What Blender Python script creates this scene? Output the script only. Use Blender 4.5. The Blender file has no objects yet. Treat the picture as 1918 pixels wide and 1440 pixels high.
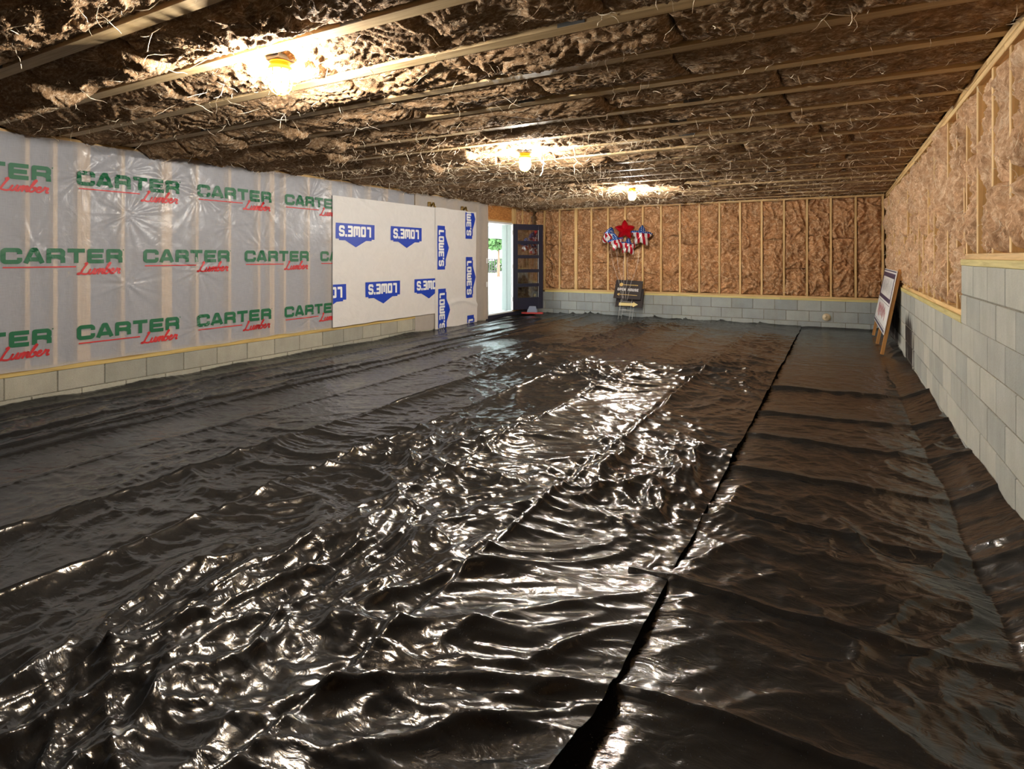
import bpy, math, random
import numpy as np
from mathutils import Vector, Matrix

# ------------------------------------------------------------------ camera, sky, light, exposure
scene = bpy.context.scene
COL = scene.collection
YAW = 0.5159
H = 1.38                       # camera height above the sheeted ground
XL, XR, YB, YN = -6.496, 0.752, 12.541, -3.2
ZC = H + 1.157                 # underside of the truss chords
cam_d = bpy.data.cameras.new('camera')
cam = bpy.data.objects.new('camera', cam_d)
COL.objects.link(cam)
cam.location = (0, 0, H)
cam.rotation_euler = (math.pi / 2, 0, YAW)
cam_d.sensor_fit = 'HORIZONTAL'
cam_d.sensor_width = 36
cam_d.lens = 1077.1 / 1918 * 36
cam_d.shift_y = -(720 - 480.8) / 1918
cam_d.clip_start = 0.05
cam_d.clip_end = 300
scene.camera = cam

world = bpy.data.worlds.new('sky')
scene.world = world
world.use_nodes = True
bg = world.node_tree.nodes['Background']
bg.inputs[0].default_value = (0.93, 0.965, 1.0, 1)
bg.inputs[1].default_value = 2.4

sun_d = bpy.data.lights.new('sun_offscreen', 'SUN')
sun_d.energy = 3
sun_d.angle = 0.02
sun_d.color = (1, 0.95, 0.87)
sun = bpy.data.objects.new('sun_offscreen', sun_d)
COL.objects.link(sun)
sun.rotation_euler = (math.radians(38), 0, math.radians(-55))

vs = scene.view_settings
vs.view_transform = 'Standard'
vs.look = 'None'
vs.gamma = 1
vs.use_curve_mapping = False
vs.exposure = 2.3
LAMP = 520.0
cy_ = scene.cycles
cy_.max_bounces = 7; cy_.diffuse_bounces = 6; cy_.glossy_bounces = 3; cy_.transmission_bounces = 4; cy_.transparent_max_bounces = 8
cy_.sample_clamp_indirect = 8

Q = 1.0                        # mesh density
rnd = random.Random(7)

# ------------------------------------------------------------------ numpy noise
_r = np.random.RandomState(3)
PERM = np.concatenate([_r.permutation(256)] * 2).astype(np.int64)
_g = _r.normal(size=(256, 3))
GRAD = _g / np.linalg.norm(_g, axis=1)[:, None]


def pn(x, y, z=0.0):
    x = np.asarray(x, float); y = np.asarray(y, float); z = np.zeros_like(x) + z
    xi = np.floor(x).astype(np.int64); yi = np.floor(y).astype(np.int64); zi = np.floor(z).astype(np.int64)
    xf, yf, zf = x - xi, y - yi, z - zi
    u = xf * xf * xf * (xf * (xf * 6 - 15) + 10); v = yf * yf * yf * (yf * (yf * 6 - 15) + 10)
    w = zf * zf * zf * (zf * (zf * 6 - 15) + 10)
    xi &= 255; yi &= 255; zi &= 255

    def g(i, j, k):
        h = PERM[PERM[PERM[(xi + i) & 255] + ((yi + j) & 255)] + ((zi + k) & 255)]
        G = GRAD[h]
        return G[..., 0] * (xf - i) + G[..., 1] * (yf - j) + G[..., 2] * (zf - k)
    a = g(0, 0, 0) * (1 - u) + g(1, 0, 0) * u
    b = g(0, 1, 0) * (1 - u) + g(1, 1, 0) * u
    c = g(0, 0, 1) * (1 - u) + g(1, 0, 1) * u
    d = g(0, 1, 1) * (1 - u) + g(1, 1, 1) * u
    return 1.6 * ((a * (1 - v) + b * v) * (1 - w) + (c * (1 - v) + d * v) * w)


def ridge(x, y, z=0.0, k=2.0):
    return (1 - np.clip(np.abs(pn(x, y, z)) * 1.6, 0, 1)) ** k


def sstep(a, b, x):
    t = np.clip((x - a) / (b - a), 0, 1)
    return t * t * (3 - 2 * t)


# ------------------------------------------------------------------ object helpers
def link(o, parent=None):
    COL.objects.link(o)
    if parent is not None:
        o.parent = parent
    return o


def empty(name, loc=(0, 0, 0), rot=(0, 0, 0)):
    o = bpy.data.objects.new(name, None)
    o.empty_display_size = 0.1
    COL.objects.link(o)
    o.location = loc
    o.rotation_euler = rot
    return o


def tag(o, label=None, cat=None, group=None, kind=None):
    if label: o['label'] = label
    if cat: o['category'] = cat
    if group: o['group'] = group
    if kind: o['kind'] = kind
    return o


def np_mesh(name, V, F, smooth=True):
    """V Nx3, F Mxk array of equal-size faces"""
    me = bpy.data.meshes.new(name)
    V = np.ascontiguousarray(V, dtype=np.float32); F = np.ascontiguousarray(F, dtype=np.int32)
    n, k = F.shape
    me.vertices.add(len(V)); me.vertices.foreach_set('co', V.ravel())
    me.loops.add(n * k); me.loops.foreach_set('vertex_index', F.ravel())
    me.polygons.add(n)
    me.polygons.foreach_set('loop_start', np.arange(0, n * k, k, dtype=np.int32))
    me.polygons.foreach_set('use_smooth', np.full(n, smooth))
    me.update(calc_edges=True)
    me.validate()
    return me


def obj(name, me, mat=None, parent=None):
    o = bpy.data.objects.new(name, me)
    if mat is not None and not me.materials:
        me.materials.append(mat)
    return link(o, parent)


def py_mesh(name, V, F, smooth=False):
    me = bpy.data.meshes.new(name)
    me.from_pydata([tuple(v) for v in V], [], F)
    if smooth:
        me.polygons.foreach_set('use_smooth', [True] * len(me.polygons))
    me.update()
    return me


BOXF = [(0, 3, 2, 1), (4, 5, 6, 7), (0, 1, 5, 4), (1, 2, 6, 5), (2, 3, 7, 6), (3, 0, 4, 7)]


def boxV(x0, x1, y0, y1, z0, z1):
    return [(x0, y0, z0), (x1, y0, z0), (x1, y1, z0), (x0, y1, z0), (x0, y0, z1), (x1, y0, z1), (x1, y1, z1), (x0, y1, z1)]


def bevel_box_mesh(name, sx, sy, sz, b=0.004):
    """box centred at origin with chamfered edges"""
    V = []; 
    for z in (-1, 1):
        for y in (-1, 1):
            for x in (-1, 1):
                hx, hy, hz = x * sx / 2, y * sy / 2, z * sz / 2
                V += [(hx - x * b, hy - y * b, hz), (hx - x * b, hy, hz - z * b), (hx, hy - y * b, hz - z * b)]
    c = lambda x, y, z, k: ((z * 2 + y) * 2 + x) * 3 + k
    F = []
    F += [(c(0, 0, 0, 0), c(0, 1, 0, 0), c(1, 1, 0, 0), c(1, 0, 0, 0)), (c(0, 0, 1, 0), c(1, 0, 1, 0), c(1, 1, 1, 0), c(0, 1, 1, 0))]
    F += [(c(0, 0, 0, 1), c(1, 0, 0, 1), c(1, 0, 1, 1), c(0, 0, 1, 1)), (c(0, 1, 0, 1), c(0, 1, 1, 1), c(1, 1, 1, 1), c(1, 1, 0, 1))]
    F += [(c(0, 0, 0, 2), c(0, 0, 1, 2), c(0, 1, 1, 2), c(0, 1, 0, 2)), (c(1, 0, 0, 2), c(1, 1, 0, 2), c(1, 1, 1, 2), c(1, 0, 1, 2))]
    for a in (0, 1):
        for d in (0, 1):
            F.append((c(0, a, d, 0), c(1, a, d, 0), c(1, a, d, 1), c(0, a, d, 1)))
            F.append((c(a, 0, d, 0), c(a, 1, d, 0), c(a, 1, d, 2), c(a, 0, d, 2)))
            F.append((c(a, d, 0, 1), c(a, d, 1, 1), c(a, d, 1, 2), c(a, d, 0, 2)))
    for z in (0, 1):
        for y in (0, 1):
            for x in (0, 1):
                F.append((c(x, y, z, 0), c(x, y, z, 1), c(x, y, z, 2)))
    me = py_mesh(name, V, F)
    import bmesh
    bm = bmesh.new(); bm.from_mesh(me); bmesh.ops.recalc_face_normals(bm, faces=bm.faces); bm.to_mesh(me); bm.free()
    return me


_bb = {}


def bbox(name, x0, x1, y0, y1, z0, z1, mat, parent=None, b=0.003):
    """bevelled box by extents; alike sizes share a mesh"""
    sx, sy, sz = x1 - x0, y1 - y0, z1 - z0
    key = (round(sx, 4), round(sy, 4), round(sz, 4), b, mat.name)
    if key not in _bb:
        _bb[key] = bevel_box_mesh(name, sx, sy, sz, min(b, sx / 3, sy / 3, sz / 3))
    o = obj(name, _bb[key], mat, parent)
    o.location = ((x0 + x1) / 2, (y0 + y1) / 2, (z0 + z1) / 2)
    return o


def grid_faces(nu, nv):
    i = np.arange(nu - 1)[:, None] * nv + np.arange(nv - 1)[None, :]
    i = i.ravel()
    return np.stack([i, i + nv, i + nv + 1, i + 1], 1)


def tube_mesh(name, pts, r, n=6, cap=True, r2=None):
    pts = [Vector(p) for p in pts]
    V = []; F = []
    for i, p in enumerate(pts):
        t = (pts[min(i + 1, len(pts) - 1)] - pts[max(i - 1, 0)]).normalized()
        a = t.orthogonal().normalized() if i == 0 else (a - t * a.dot(t)).normalized()
        b = t.cross(a)
        rr = r if r2 is None else r + (r2 - r) * i / (len(pts) - 1)
        for k in range(n):
            an = 2 * math.pi * k / n
            V.append(p + (a * math.cos(an) + b * math.sin(an)) * rr)
    for i in range(len(pts) - 1):
        for k in range(n):
            F.append((i * n + k, i * n + (k + 1) % n, (i + 1) * n + (k + 1) % n, (i + 1) * n + k))
    if cap:
        F.append(tuple(range(n - 1, -1, -1))); F.append(tuple(range((len(pts) - 1) * n, len(pts) * n)))
    return py_mesh(name, V, F, True)


def lathe_mesh(name, prof, n=24):
    V = []; F = []
    for r, z in prof:
        for k in range(n):
            an = 2 * math.pi * k / n
            V.append((r * math.cos(an), r * math.sin(an), z))
    for i in range(len(prof) - 1):
        for k in range(n):
            F.append((i * n + k, i * n + (k + 1) % n, (i + 1) * n + (k + 1) % n, (i + 1) * n + k))
    F.append(tuple(range(n - 1, -1, -1))); F.append(tuple(range((len(prof) - 1) * n, len(prof) * n)))
    return py_mesh(name, V, F, True)


# ------------------------------------------------------------------ materials
def new_mat(name):
    m = bpy.data.materials.new(name); m.use_nodes = True
    nt = m.node_tree
    return m, nt, nt.nodes['Principled BSDF']


def nd(nt, t, **kw):
    n = nt.nodes.new(t)
    for k, v in kw.items():
        if k.startswith('i_'):
            n.inputs[int(k[2:])].default_value = v
        else:
            setattr(n, k, v)
    return n


def ramp(nt, fac, stops):
    r = nt.nodes.new('ShaderNodeValToRGB')
    e = r.color_ramp.elements
    while len(e) > 1: e.remove(e[-1])
    e[0].position = stops[0][0]; e[0].color = (*stops[0][1], 1)
    for p, c in stops[1:]:
        x = e.new(p); x.color = (*c, 1)
    nt.links.new(fac, r.inputs[0])
    return r.outputs[0]


def coords(nt, scale=(1, 1, 1), kind='Object', rot=(0, 0, 0)):
    tc = nt.nodes.new('ShaderNodeTexCoord')
    mp = nt.nodes.new('ShaderNodeMapping')
    mp.inputs['Scale'].default_value = scale
    mp.inputs['Rotation'].default_value = rot
    nt.links.new(tc.outputs[kind], mp.inputs[0])
    return mp.outputs[0]


def noise(nt, vec, scale, detail=4, rough=0.55, dist=0.0):
    n = nt.nodes.new('ShaderNodeTexNoise')
    n.inputs['Scale'].default_value = scale; n.inputs['Detail'].default_value = detail
    n.inputs['Roughness'].default_value = rough; n.inputs['Distortion'].default_value = dist
    nt.links.new(vec, n.inputs['Vector'])
    return n.outputs[0]


def bump(nt, height, strength, dist, normal=None):
    b = nt.nodes.new('ShaderNodeBump')
    b.inputs['Strength'].default_value = strength; b.inputs['Distance'].default_value = dist
    nt.links.new(height, b.inputs['Height'])
    if normal is not None: nt.links.new(normal, b.inputs['Normal'])
    return b.outputs[0]


def math_n(nt, op, a, b=None):
    n = nt.nodes.new('ShaderNodeMath'); n.operation = op
    for i, x in enumerate((a, b)):
        if x is None: continue
        if isinstance(x, (int, float)): n.inputs[i].default_value = x
        else: nt.links.new(x, n.inputs[i])
    return n.outputs[0]


def mixc(nt, fac, a, b, mode='MIX'):
    n = nt.nodes.new('ShaderNodeMix'); n.data_type = 'RGBA'; n.blend_type = mode
    if isinstance(fac, (int, float)): n.inputs[0].default_value = fac
    else: nt.links.new(fac, n.inputs[0])
    for i, x in ((6, a), (7, b)):
        if isinstance(x, tuple): n.inputs[i].default_value = (*x, 1)
        else: nt.links.new(x, n.inputs[i])
    return n.outputs[2]


def s2l(r, g, b):
    f = lambda c: ((c / 255 + 0.055) / 1.055) ** 2.4 if c > 10 else c / 255 / 12.92
    return (f(r), f(g), f(b))


def plain(name, col, rough=0.5, metal=0.0, spec=0.5, emit=None, strength=0):
    m, nt, p = new_mat(name)
    p.inputs['Base Color'].default_value = (*col, 1)
    p.inputs['Roughness'].default_value = rough
    p.inputs['Metallic'].default_value = metal
    p.inputs['Specular IOR Level'].default_value = spec
    if emit:
        p.inputs['Emission Color'].default_value = (*emit, 1)
        p.inputs['Emission Strength'].default_value = strength
    return m


def insulation_mat(name, stretch, dark, mid, light, k=1.0):
    m, nt, p = new_mat(name)
    v = coords(nt, stretch)
    big = noise(nt, coords(nt, (1, 1, 1)), 4.5, 3, 0.6)
    f1 = noise(nt, v, 16 * k, 4, 0.62, 2.2)
    f2 = noise(nt, v, 55 * k, 3, 0.6, 1.5)
    fac = math_n(nt, 'ADD', math_n(nt, 'MULTIPLY', f1, 0.6), math_n(nt, 'MULTIPLY', f2, 0.4))
    c = ramp(nt, fac, [(0.33, dark), (0.5, mid), (0.66, light)])
    c = mixc(nt, 0.35, c, ramp(nt, big, [(0.35, tuple(x * 0.6 for x in mid)), (0.65, tuple(min(1, x * 1.5) for x in mid))]))
    nt.links.new(c, p.inputs['Base Color'])
    p.inputs['Roughness'].default_value = 0.95
    p.inputs['Specular IOR Level'].default_value = 0.1
    nt.links.new(bump(nt, fac, 0.9, 0.02), p.inputs['Normal'])
    return m


M = {}
M['ins_ceiling'] = insulation_mat('brown_fibreglass_ceiling', (0.45, 1.2, 1.2), s2l(76, 54, 37), s2l(144, 114, 84), s2l(228, 206, 176))
M['ins_back'] = insulation_mat('brown_fibreglass_back', (1, 1, 0.8), s2l(100, 62, 36), s2l(178, 132, 92), s2l(244, 214, 176), 0.5)
M['ins_right'] = insulation_mat('tan_fibreglass_right', (1, 1, 0.7), s2l(128, 92, 64), s2l(194, 155, 120), s2l(238, 214, 184), 0.6)
M['fibre'] = plain('loose_fibre', s2l(236, 218, 190), 0.9, 0, 0.1)


def wood_mat(name, dark, light, axis):
    m, nt, p = new_mat(name)
    sc = {'x': (0.6, 14, 14), 'y': (14, 0.6, 14), 'z': (14, 14, 0.6)}[axis]
    tc = nt.nodes.new('ShaderNodeTexCoord')
    oi = nt.nodes.new('ShaderNodeObjectInfo')
    ad = nt.nodes.new('ShaderNodeVectorMath'); ad.operation = 'ADD'
    nt.links.new(tc.outputs['Object'], ad.inputs[0])
    cx = nt.nodes.new('ShaderNodeCombineXYZ')
    k = math_n(nt, 'MULTIPLY', oi.outputs['Random'], 17.0)
    for i in range(3): nt.links.new(k, cx.inputs[i])
    nt.links.new(cx.outputs[0], ad.inputs[1])
    mp = nt.nodes.new('ShaderNodeMapping'); mp.inputs['Scale'].default_value = sc
    nt.links.new(ad.outputs[0], mp.inputs[0])
    g = noise(nt, mp.outputs[0], 3.0, 5, 0.6, 0.6)
    c = ramp(nt, g, [(0.3, dark), (0.55, light), (0.75, tuple(min(1, x * 1.12) for x in light))])
    var = ramp(nt, oi.outputs['Random'], [(0, (0.82, 0.8, 0.76)), (1, (1.06, 1.05, 1.02))])
    c = mixc(nt, 1.0, c, var, 'MULTIPLY')
    nt.links.new(c, p.inputs['Base Color'])
    p.inputs['Roughness'].default_value = 0.6
    nt.links.new(bump(nt, g, 0.25, 0.004), p.inputs['Normal'])
    return m


M['treated_old'] = wood_mat('weathered_treated_pine', s2l(164, 130, 70), s2l(204, 178, 112), 'y')
for ax in 'xyz':
    M['pine_' + ax] = wood_mat('pine_' + ax, s2l(188, 146, 92), s2l(226, 190, 132), ax)
    M['treated_' + ax] = wood_mat('treated_pine_' + ax, s2l(176, 160, 96), s2l(214, 200, 136), ax)
    M['chord_' + ax] = wood_mat('chord_pine_' + ax, s2l(172, 140, 98), s2l(202, 174, 130), ax)
M['frame_wood'] = wood_mat('sign_frame_wood', s2l(150, 100, 48), s2l(190, 136, 74), 'z')


def block_mat(name, base, tar=False):
    m, nt, p = new_mat(name)
    tc = nt.nodes.new('ShaderNodeTexCoord'); oi = nt.nodes.new('ShaderNodeObjectInfo')
    geo = nt.nodes.new('ShaderNodeNewGeometry')
    pos = geo.outputs['Position']
    n1 = noise(nt, pos, 90, 3, 0.7)
    n2 = noise(nt, pos, 4, 4, 0.6)
    sv = nt.nodes.new('ShaderNodeMapping'); sv.inputs['Scale'].default_value = (3, 3, 0.35)
    nt.links.new(pos, sv.inputs[0])
    n3 = noise(nt, sv.outputs[0], 6, 3, 0.5)
    c = ramp(nt, n1, [(0.25, tuple(x * 0.72 for x in base)), (0.5, base), (0.8, tuple(min(1, x * 1.15) for x in base))])
    c = mixc(nt, 0.6, c, ramp(nt, n2, [(0.3, tuple(x * 0.78 for x in base)), (0.7, tuple(min(1, x * 1.12) for x in base))]))
    c = mixc(nt, 0.18, c, ramp(nt, n3, [(0.35, s2l(150, 145, 128)), (0.65, base)]))
    c = mixc(nt, 1.0, c, ramp(nt, oi.outputs['Random'], [(0, (0.8, 0.82, 0.84)), (0.5, (0.97, 0.97, 0.97)), (1, (1.1, 1.09, 1.06))]), 'MULTIPLY')
    if tar:
        # black waterproofing tar brushed on the blocks near the far corner
        sep = nt.nodes.new('ShaderNodeSeparateXYZ'); nt.links.new(pos, sep.inputs[0])
        sm = nt.nodes.new('ShaderNodeMapping'); sm.inputs['Scale'].default_value = (1, 3.0, 0.5)
        nt.links.new(pos, sm.inputs[0])
        st = noise(nt, sm.outputs[0], 2.6, 4, 0.6)
        # y window 7.7..9.3 and the corner beyond 11
        def win(a, b, w):
            mr1 = nd(nt, 'ShaderNodeMapRange'); mr1.interpolation_type = 'SMOOTHSTEP'
            nt.links.new(sep.outputs[1], mr1.inputs[0]); mr1.inputs[1].default_value = a - w; mr1.inputs[2].default_value = a + w
            mr2 = nd(nt, 'ShaderNodeMapRange'); mr2.interpolation_type = 'SMOOTHSTEP'
            nt.links.new(sep.outputs[1], mr2.inputs[0]); mr2.inputs[1].default_value = b - w; mr2.inputs[2].default_value = b + w
            mr2.inputs[3].default_value = 1; mr2.inputs[4].default_value = 0
            return math_n(nt, 'MULTIPLY', mr1.outputs[0], mr2.outputs[0])
        wy = math_n(nt, 'MAXIMUM', win(7.95, 9.0, 0.45), win(9.7, 13.6, 0.5))
        zr = nd(nt, 'ShaderNodeMapRange'); zr.interpolation_type = 'SMOOTHSTEP'
        nt.links.new(sep.outputs[2], zr.inputs[0]); zr.inputs[1].default_value = 0.45; zr.inputs[2].default_value = 0.95
        zr.inputs[3].default_value = 1; zr.inputs[4].default_value = 0
        k = math_n(nt, 'ADD', math_n(nt, 'MULTIPLY', wy, zr.outputs[0]), math_n(nt, 'MULTIPLY', math_n(nt, 'SUBTRACT', st, 0.5), 2.2))
        kr = nd(nt, 'ShaderNodeMapRange'); kr.inputs[1].default_value = 0.55; kr.inputs[2].default_value = 0.85
        nt.links.new(k, kr.inputs[0])
        c = mixc(nt, kr.outputs[0], c, s2l(46, 40, 38))
    nt.links.new(c, p.inputs['Base Color'])
    p.inputs['Roughness'].default_value = 0.9
    p.inputs['Specular IOR Level'].default_value = 0.2
    nt.links.new(bump(nt, n1, 0.35, 0.006), p.inputs['Normal'])
    return m


M['block_right'] = block_mat('concrete_block_right', s2l(176, 176, 168), True)
M['block_back'] = block_mat('concrete_block_back', s2l(158, 164, 164))
M['block_left'] = block_mat('concrete_block_left', s2l(168, 165, 152))


def mortar_mat():
    m, nt, p = new_mat('mortar')
    n = noise(nt, coords(nt), 60, 4, 0.7)
    nt.links.new(ramp(nt, n, [(0.3, s2l(104, 98, 84)), (0.7, s2l(150, 146, 132))]), p.inputs['Base Color'])
    p.inputs['Roughness'].default_value = 0.95
    nt.links.new(bump(nt, n, 0.5, 0.01), p.inputs['Normal'])
    return m


M['mortar'] = mortar_mat()


def osb_mat(name, a, b):
    m, nt, p = new_mat(name)
    v = nt.nodes.new('ShaderNodeTexVoronoi'); v.inputs['Scale'].default_value = 26
    v.inputs['Randomness'].default_value = 1
    nt.links.new(coords(nt, (0.6, 0.6, 1.6)), v.inputs['Vector'])
    n = noise(nt, coords(nt), 30, 4, 0.6)
    c = mixc(nt, 0.5, ramp(nt, v.outputs['Color'], [(0.2, a), (0.8, b)]), ramp(nt, n, [(0.3, a), (0.7, b)]))
    nt.links.new(c, p.inputs['Base Color']); p.inputs['Roughness'].default_value = 0.75
    return m


M['osb'] = osb_mat('osb', s2l(150, 92, 40), s2l(206, 144, 78))
M['sheathing'] = osb_mat('sheathing', s2l(120, 92, 60), s2l(170, 132, 90))
M['subfloor'] = osb_mat('subfloor', s2l(90, 68, 46), s2l(130, 100, 68))
M['foam_board'] = plain('pale_grey_sheathing', s2l(106, 112, 128), 0.8)


def poly_mat():
    m, nt, p = new_mat('black_poly')
    n1 = noise(nt, coords(nt, (1, 1.6, 1)), 9, 3, 0.5, 1.2)
    n2 = noise(nt, coords(nt, (0.6, 3, 1), rot=(0, 0, 0.5)), 26, 3, 0.6, 1.0)
    n3 = noise(nt, coords(nt), 1.4, 3, 0.6)
    dust = noise(nt, coords(nt), 160, 2, 0.6)
    p.inputs['Base Color'].default_value = (0.02, 0.0195, 0.019, 1)
    c = ramp(nt, dust, [(0.68, (0.017, 0.0168, 0.0165)), (0.80, (0.08, 0.077, 0.073))])
    nt.links.new(c, p.inputs['Base Color'])
    nt.links.new(ramp(nt, n3, [(0.3, (0.15, 0.15, 0.15)), (0.7, (0.23, 0.23, 0.23))]), p.inputs['Roughness'])
    p.inputs['IOR'].default_value = 1.52
    p.inputs['Specular IOR Level'].default_value = 0.6
    b = bump(nt, n1, 0.28, 0.02)
    b = bump(nt, n2, 0.12, 0.006, b)
    nt.links.new(b, p.inputs['Normal'])
    return m


M['poly'] = poly_mat()


def wrap_mat(name, col, transp, rough, weave=True, bumpk=0.3):
    m, nt, p = new_mat(name)
    n = noise(nt, coords(nt, (1, 1, 1)), 6, 5, 0.6, 1.5)
    wv = noise(nt, coords(nt, (1, 60, 3)), 4, 2, 0.5)
    wh = noise(nt, coords(nt, (1, 3, 60)), 4, 2, 0.5)
    w = math_n(nt, 'ADD', wv, wh)
    c = ramp(nt, math_n(nt, 'MULTIPLY', w, 0.5), [(0.35, tuple(x * 0.86 for x in col)), (0.6, col)]) if weave else ramp(nt, n, [(0.3, tuple(x * 0.93 for x in col)), (0.7, col)])
    nt.links.new(c, p.inputs['Base Color'])
    p.inputs['Roughness'].default_value = rough
    p.inputs['Specular IOR Level'].default_value = 0.5
    nt.links.new(bump(nt, n, bumpk, 0.02), p.inputs['Normal'])
    if transp > 0:
        out = nt.nodes['Material Output']
        tr = nt.nodes.new('ShaderNodeBsdfTransparent')
        mx = nt.nodes.new('ShaderNodeMixShader'); mx.inputs[0].default_value = transp
        nt.links.new(p.outputs[0], mx.inputs[1]); nt.links.new(tr.outputs[0], mx.inputs[2])
        nt.links.new(mx.outputs[0], out.inputs[0])
    return m


M['wrap_woven'] = wrap_mat('woven_translucent_wrap', s2l(214, 212, 215), 0.52, 0.22)
M['wrap_white'] = wrap_mat('white_house_wrap', s2l(226, 222, 218), 0.06, 0.5, False, 0.35)
M['wrap_clear'] = wrap_mat('greyish_clear_poly', s2l(204, 194, 184), 0.35, 0.3, False)
M['green_ink'] = plain('green_ink', s2l(20, 96, 60), 0.45)
M['red_ink'] = plain('red_ink', s2l(196, 44, 48), 0.45)
M['blue_ink'] = plain('blue_ink', s2l(18, 60, 176), 0.45)
M['white_ink'] = plain('white_ink', s2l(238, 238, 236), 0.45)
M['gold_ink'] = plain('gold_ink', s2l(150, 118, 52), 0.45)
M['navy'] = plain('navy_paint', s2l(36, 38, 56), 0.4)
M['white_paint'] = plain('white_paint', s2l(228, 230, 230), 0.45)
M['grey_paint'] = plain('grey_green_paint', s2l(122, 136, 132), 0.6)
M['metal'] = plain('galvanised', s2l(112, 112, 110), 0.65, 0.3)
M['hinge'] = plain('hinge_metal', s2l(190, 190, 186), 0.35, 0.9)
M['wire'] = plain('white_wire', s2l(222, 222, 216), 0.4)
M['orange'] = plain('orange_plastic', s2l(240, 156, 20), 0.4)
M['yellow_guard'] = plain('yellow_guard', s2l(248, 200, 60), 0.4)
M['soil'] = plain('soil', s2l(70, 52, 40), 0.95)
M['jar'] = plain('glowing_jar', (1, 0.9, 0.7), 0.3, 0, 0.5, (1.0, 0.95, 0.86), LAMP)
M['black_sign'] = plain('black_sign_face', s2l(48, 40, 40), 0.45)
M['gold'] = plain('gold_print', s2l(226, 190, 110), 0.5)
M['pale_gold'] = plain('pale_gold_print', s2l(236, 214, 150), 0.5)
M['purple'] = plain('dark_purple_print', s2l(66, 54, 84), 0.5)
M['dark_line'] = plain('dark_line_print', s2l(44, 44, 54), 0.5)
M['mid_line'] = plain('grey_print', s2l(150, 152, 162), 0.5)
M['pink_red'] = plain('red_print', s2l(206, 70, 90), 0.5)
M['beige'] = plain('beige_foam', s2l(206, 190, 158), 0.8)
M['tray_red'] = plain('red_plastic', s2l(170, 50, 46), 0.45)
M['tray_grey'] = plain('slate_plastic', s2l(104, 112, 130), 0.45)
def glass_mat():
    m, nt, p = new_mat('door_glass')
    p.inputs['Base Color'].default_value = (0.9, 0.95, 0.95, 1)
    p.inputs['Roughness'].default_value = 0.02
    out = nt.nodes['Material Output']
    gl = nt.nodes.new('ShaderNodeBsdfGlossy'); gl.inputs['Roughness'].default_value = 0.03
    tr = nt.nodes.new('ShaderNodeBsdfTransparent'); tr.inputs[0].default_value = (0.8, 0.84, 0.86, 1)
    fr = nt.nodes.new('ShaderNodeFresnel'); fr.inputs[0].default_value = 1.55
    k = math_n(nt, 'ADD', fr.outputs[0], 0.22)
    mx = nt.nodes.new('ShaderNodeMixShader'); nt.links.new(k, mx.inputs[0])
    nt.links.new(tr.outputs[0], mx.inputs[1]); nt.links.new(gl.outputs[0], mx.inputs[2])
    nt.links.new(mx.outputs[0], out.inputs[0])
    return m
M['glass'] = glass_mat()


# ------------------------------------------------------------------ the setting: floor, ceiling, walls
def structure(name, V, F, mat):
    return tag(obj(name, py_mesh(name, V, F), mat), kind='structure')


def slab(name, *ext, mat):
    return structure(name, boxV(*ext), BOXF, mat)


floor = slab('floor', XL - 0.3, XR + 0.3, YN, YB + 0.3, -0.30, -0.08, mat=M['soil'])
ceiling = slab('ceiling', XL - 0.3, XR + 0.3, YN - 0.1, YB + 0.3, ZC + 0.40, ZC + 0.43, mat=M['subfloor'])

ZL, ZR1, ZR2, ZBK = 0.291, 0.914, 1.320, 0.533   # tops of the block work
STEP_Y = 5.07
DY0, DY1, DZ0, DZ1 = 10.43, 11.43, 0.15, 2.14    # door opening in the left wall
WT = 0.26


def multi_box(boxes):
    V = []; F = []
    for b in boxes:
        k = len(V); V += boxV(*b); F += [tuple(i + k for i in f) for f in BOXF]
    return V, F


V, F = multi_box([(XL - 0.14, XL - 0.10, YN, DY0, 0, ZC + 0.40), (XL - 0.14, XL - 0.10, DY1, YB + 0.2, 0, ZC + 0.40),
                  (XL - 0.14, XL - 0.10, DY0, DY1, DZ1, ZC + 0.40), (XL - 0.14, XL - 0.10, DY0, DY1, -0.1, DZ0)])
wall_left = structure('wall_left', V, F, M['foam_board'])
V, F = multi_box([(XR + 0.11, XR + 0.15, YN, YB + 0.2, 0, ZC + 0.40)])
wall_right = structure('wall_right', V, F, M['sheathing'])
V, F = multi_box([(XL - 0.14, XR + 0.15, YB + 0.11, YB + 0.15, 0, ZC + 0.40)])
wall_back = structure('wall_back', V, F, M['sheathing'])
# plain closed wall behind the photographer
V, F = multi_box([(XL - 0.14, XR + 0.15, YN - 0.1, YN, -0.1, ZC + 0.4)])
wall_near = structure('wall_near', V, F, M['sheathing'])

# --- block work: mortar core and one object for each block
BW, BH, MJ = 0.4064, 0.2032, 0.009


def block_run(axis, face, sgn, a0, a1, ztop, ncourse, mat, parent, start, skip_last_mortar=False):
    """axis: 'y' wall runs along Y (left/right), 'x' along X; face: coordinate of the room face; sgn: direction away from the room"""
    for c in range(ncourse):
        z1 = ztop - c * BH; z0 = z1 - BH
        off = 0 if c % 2 == 0 else BW / 2
        k = math.floor((a0 - start - off) / BW)
        while True:
            b0 = start + off + k * BW; b1 = b0 + BW; k += 1
            if b0 >= a1 - 0.02: break
            c0, c1 = max(b0, a0), min(b1, a1)
            if c1 - c0 < 0.03: continue
            jit = rnd.uniform(-0.0015, 0.0015)
            f0 = face + jit; f1 = face + sgn * 0.15
            lo, hi = min(f0, f1), max(f0, f1)
            e = (c0 + MJ / 2, c1 - MJ / 2)
            if axis == 'y':
                bbox('concrete_block', lo, hi, *e, z0 + MJ / 2, z1 - MJ / 2 * (c > 0), mat, parent, 0.004)
            else:
                bbox('concrete_block', *e, lo, hi, z0 + MJ / 2, z1 - MJ / 2 * (c > 0), mat, parent, 0.004)


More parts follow.
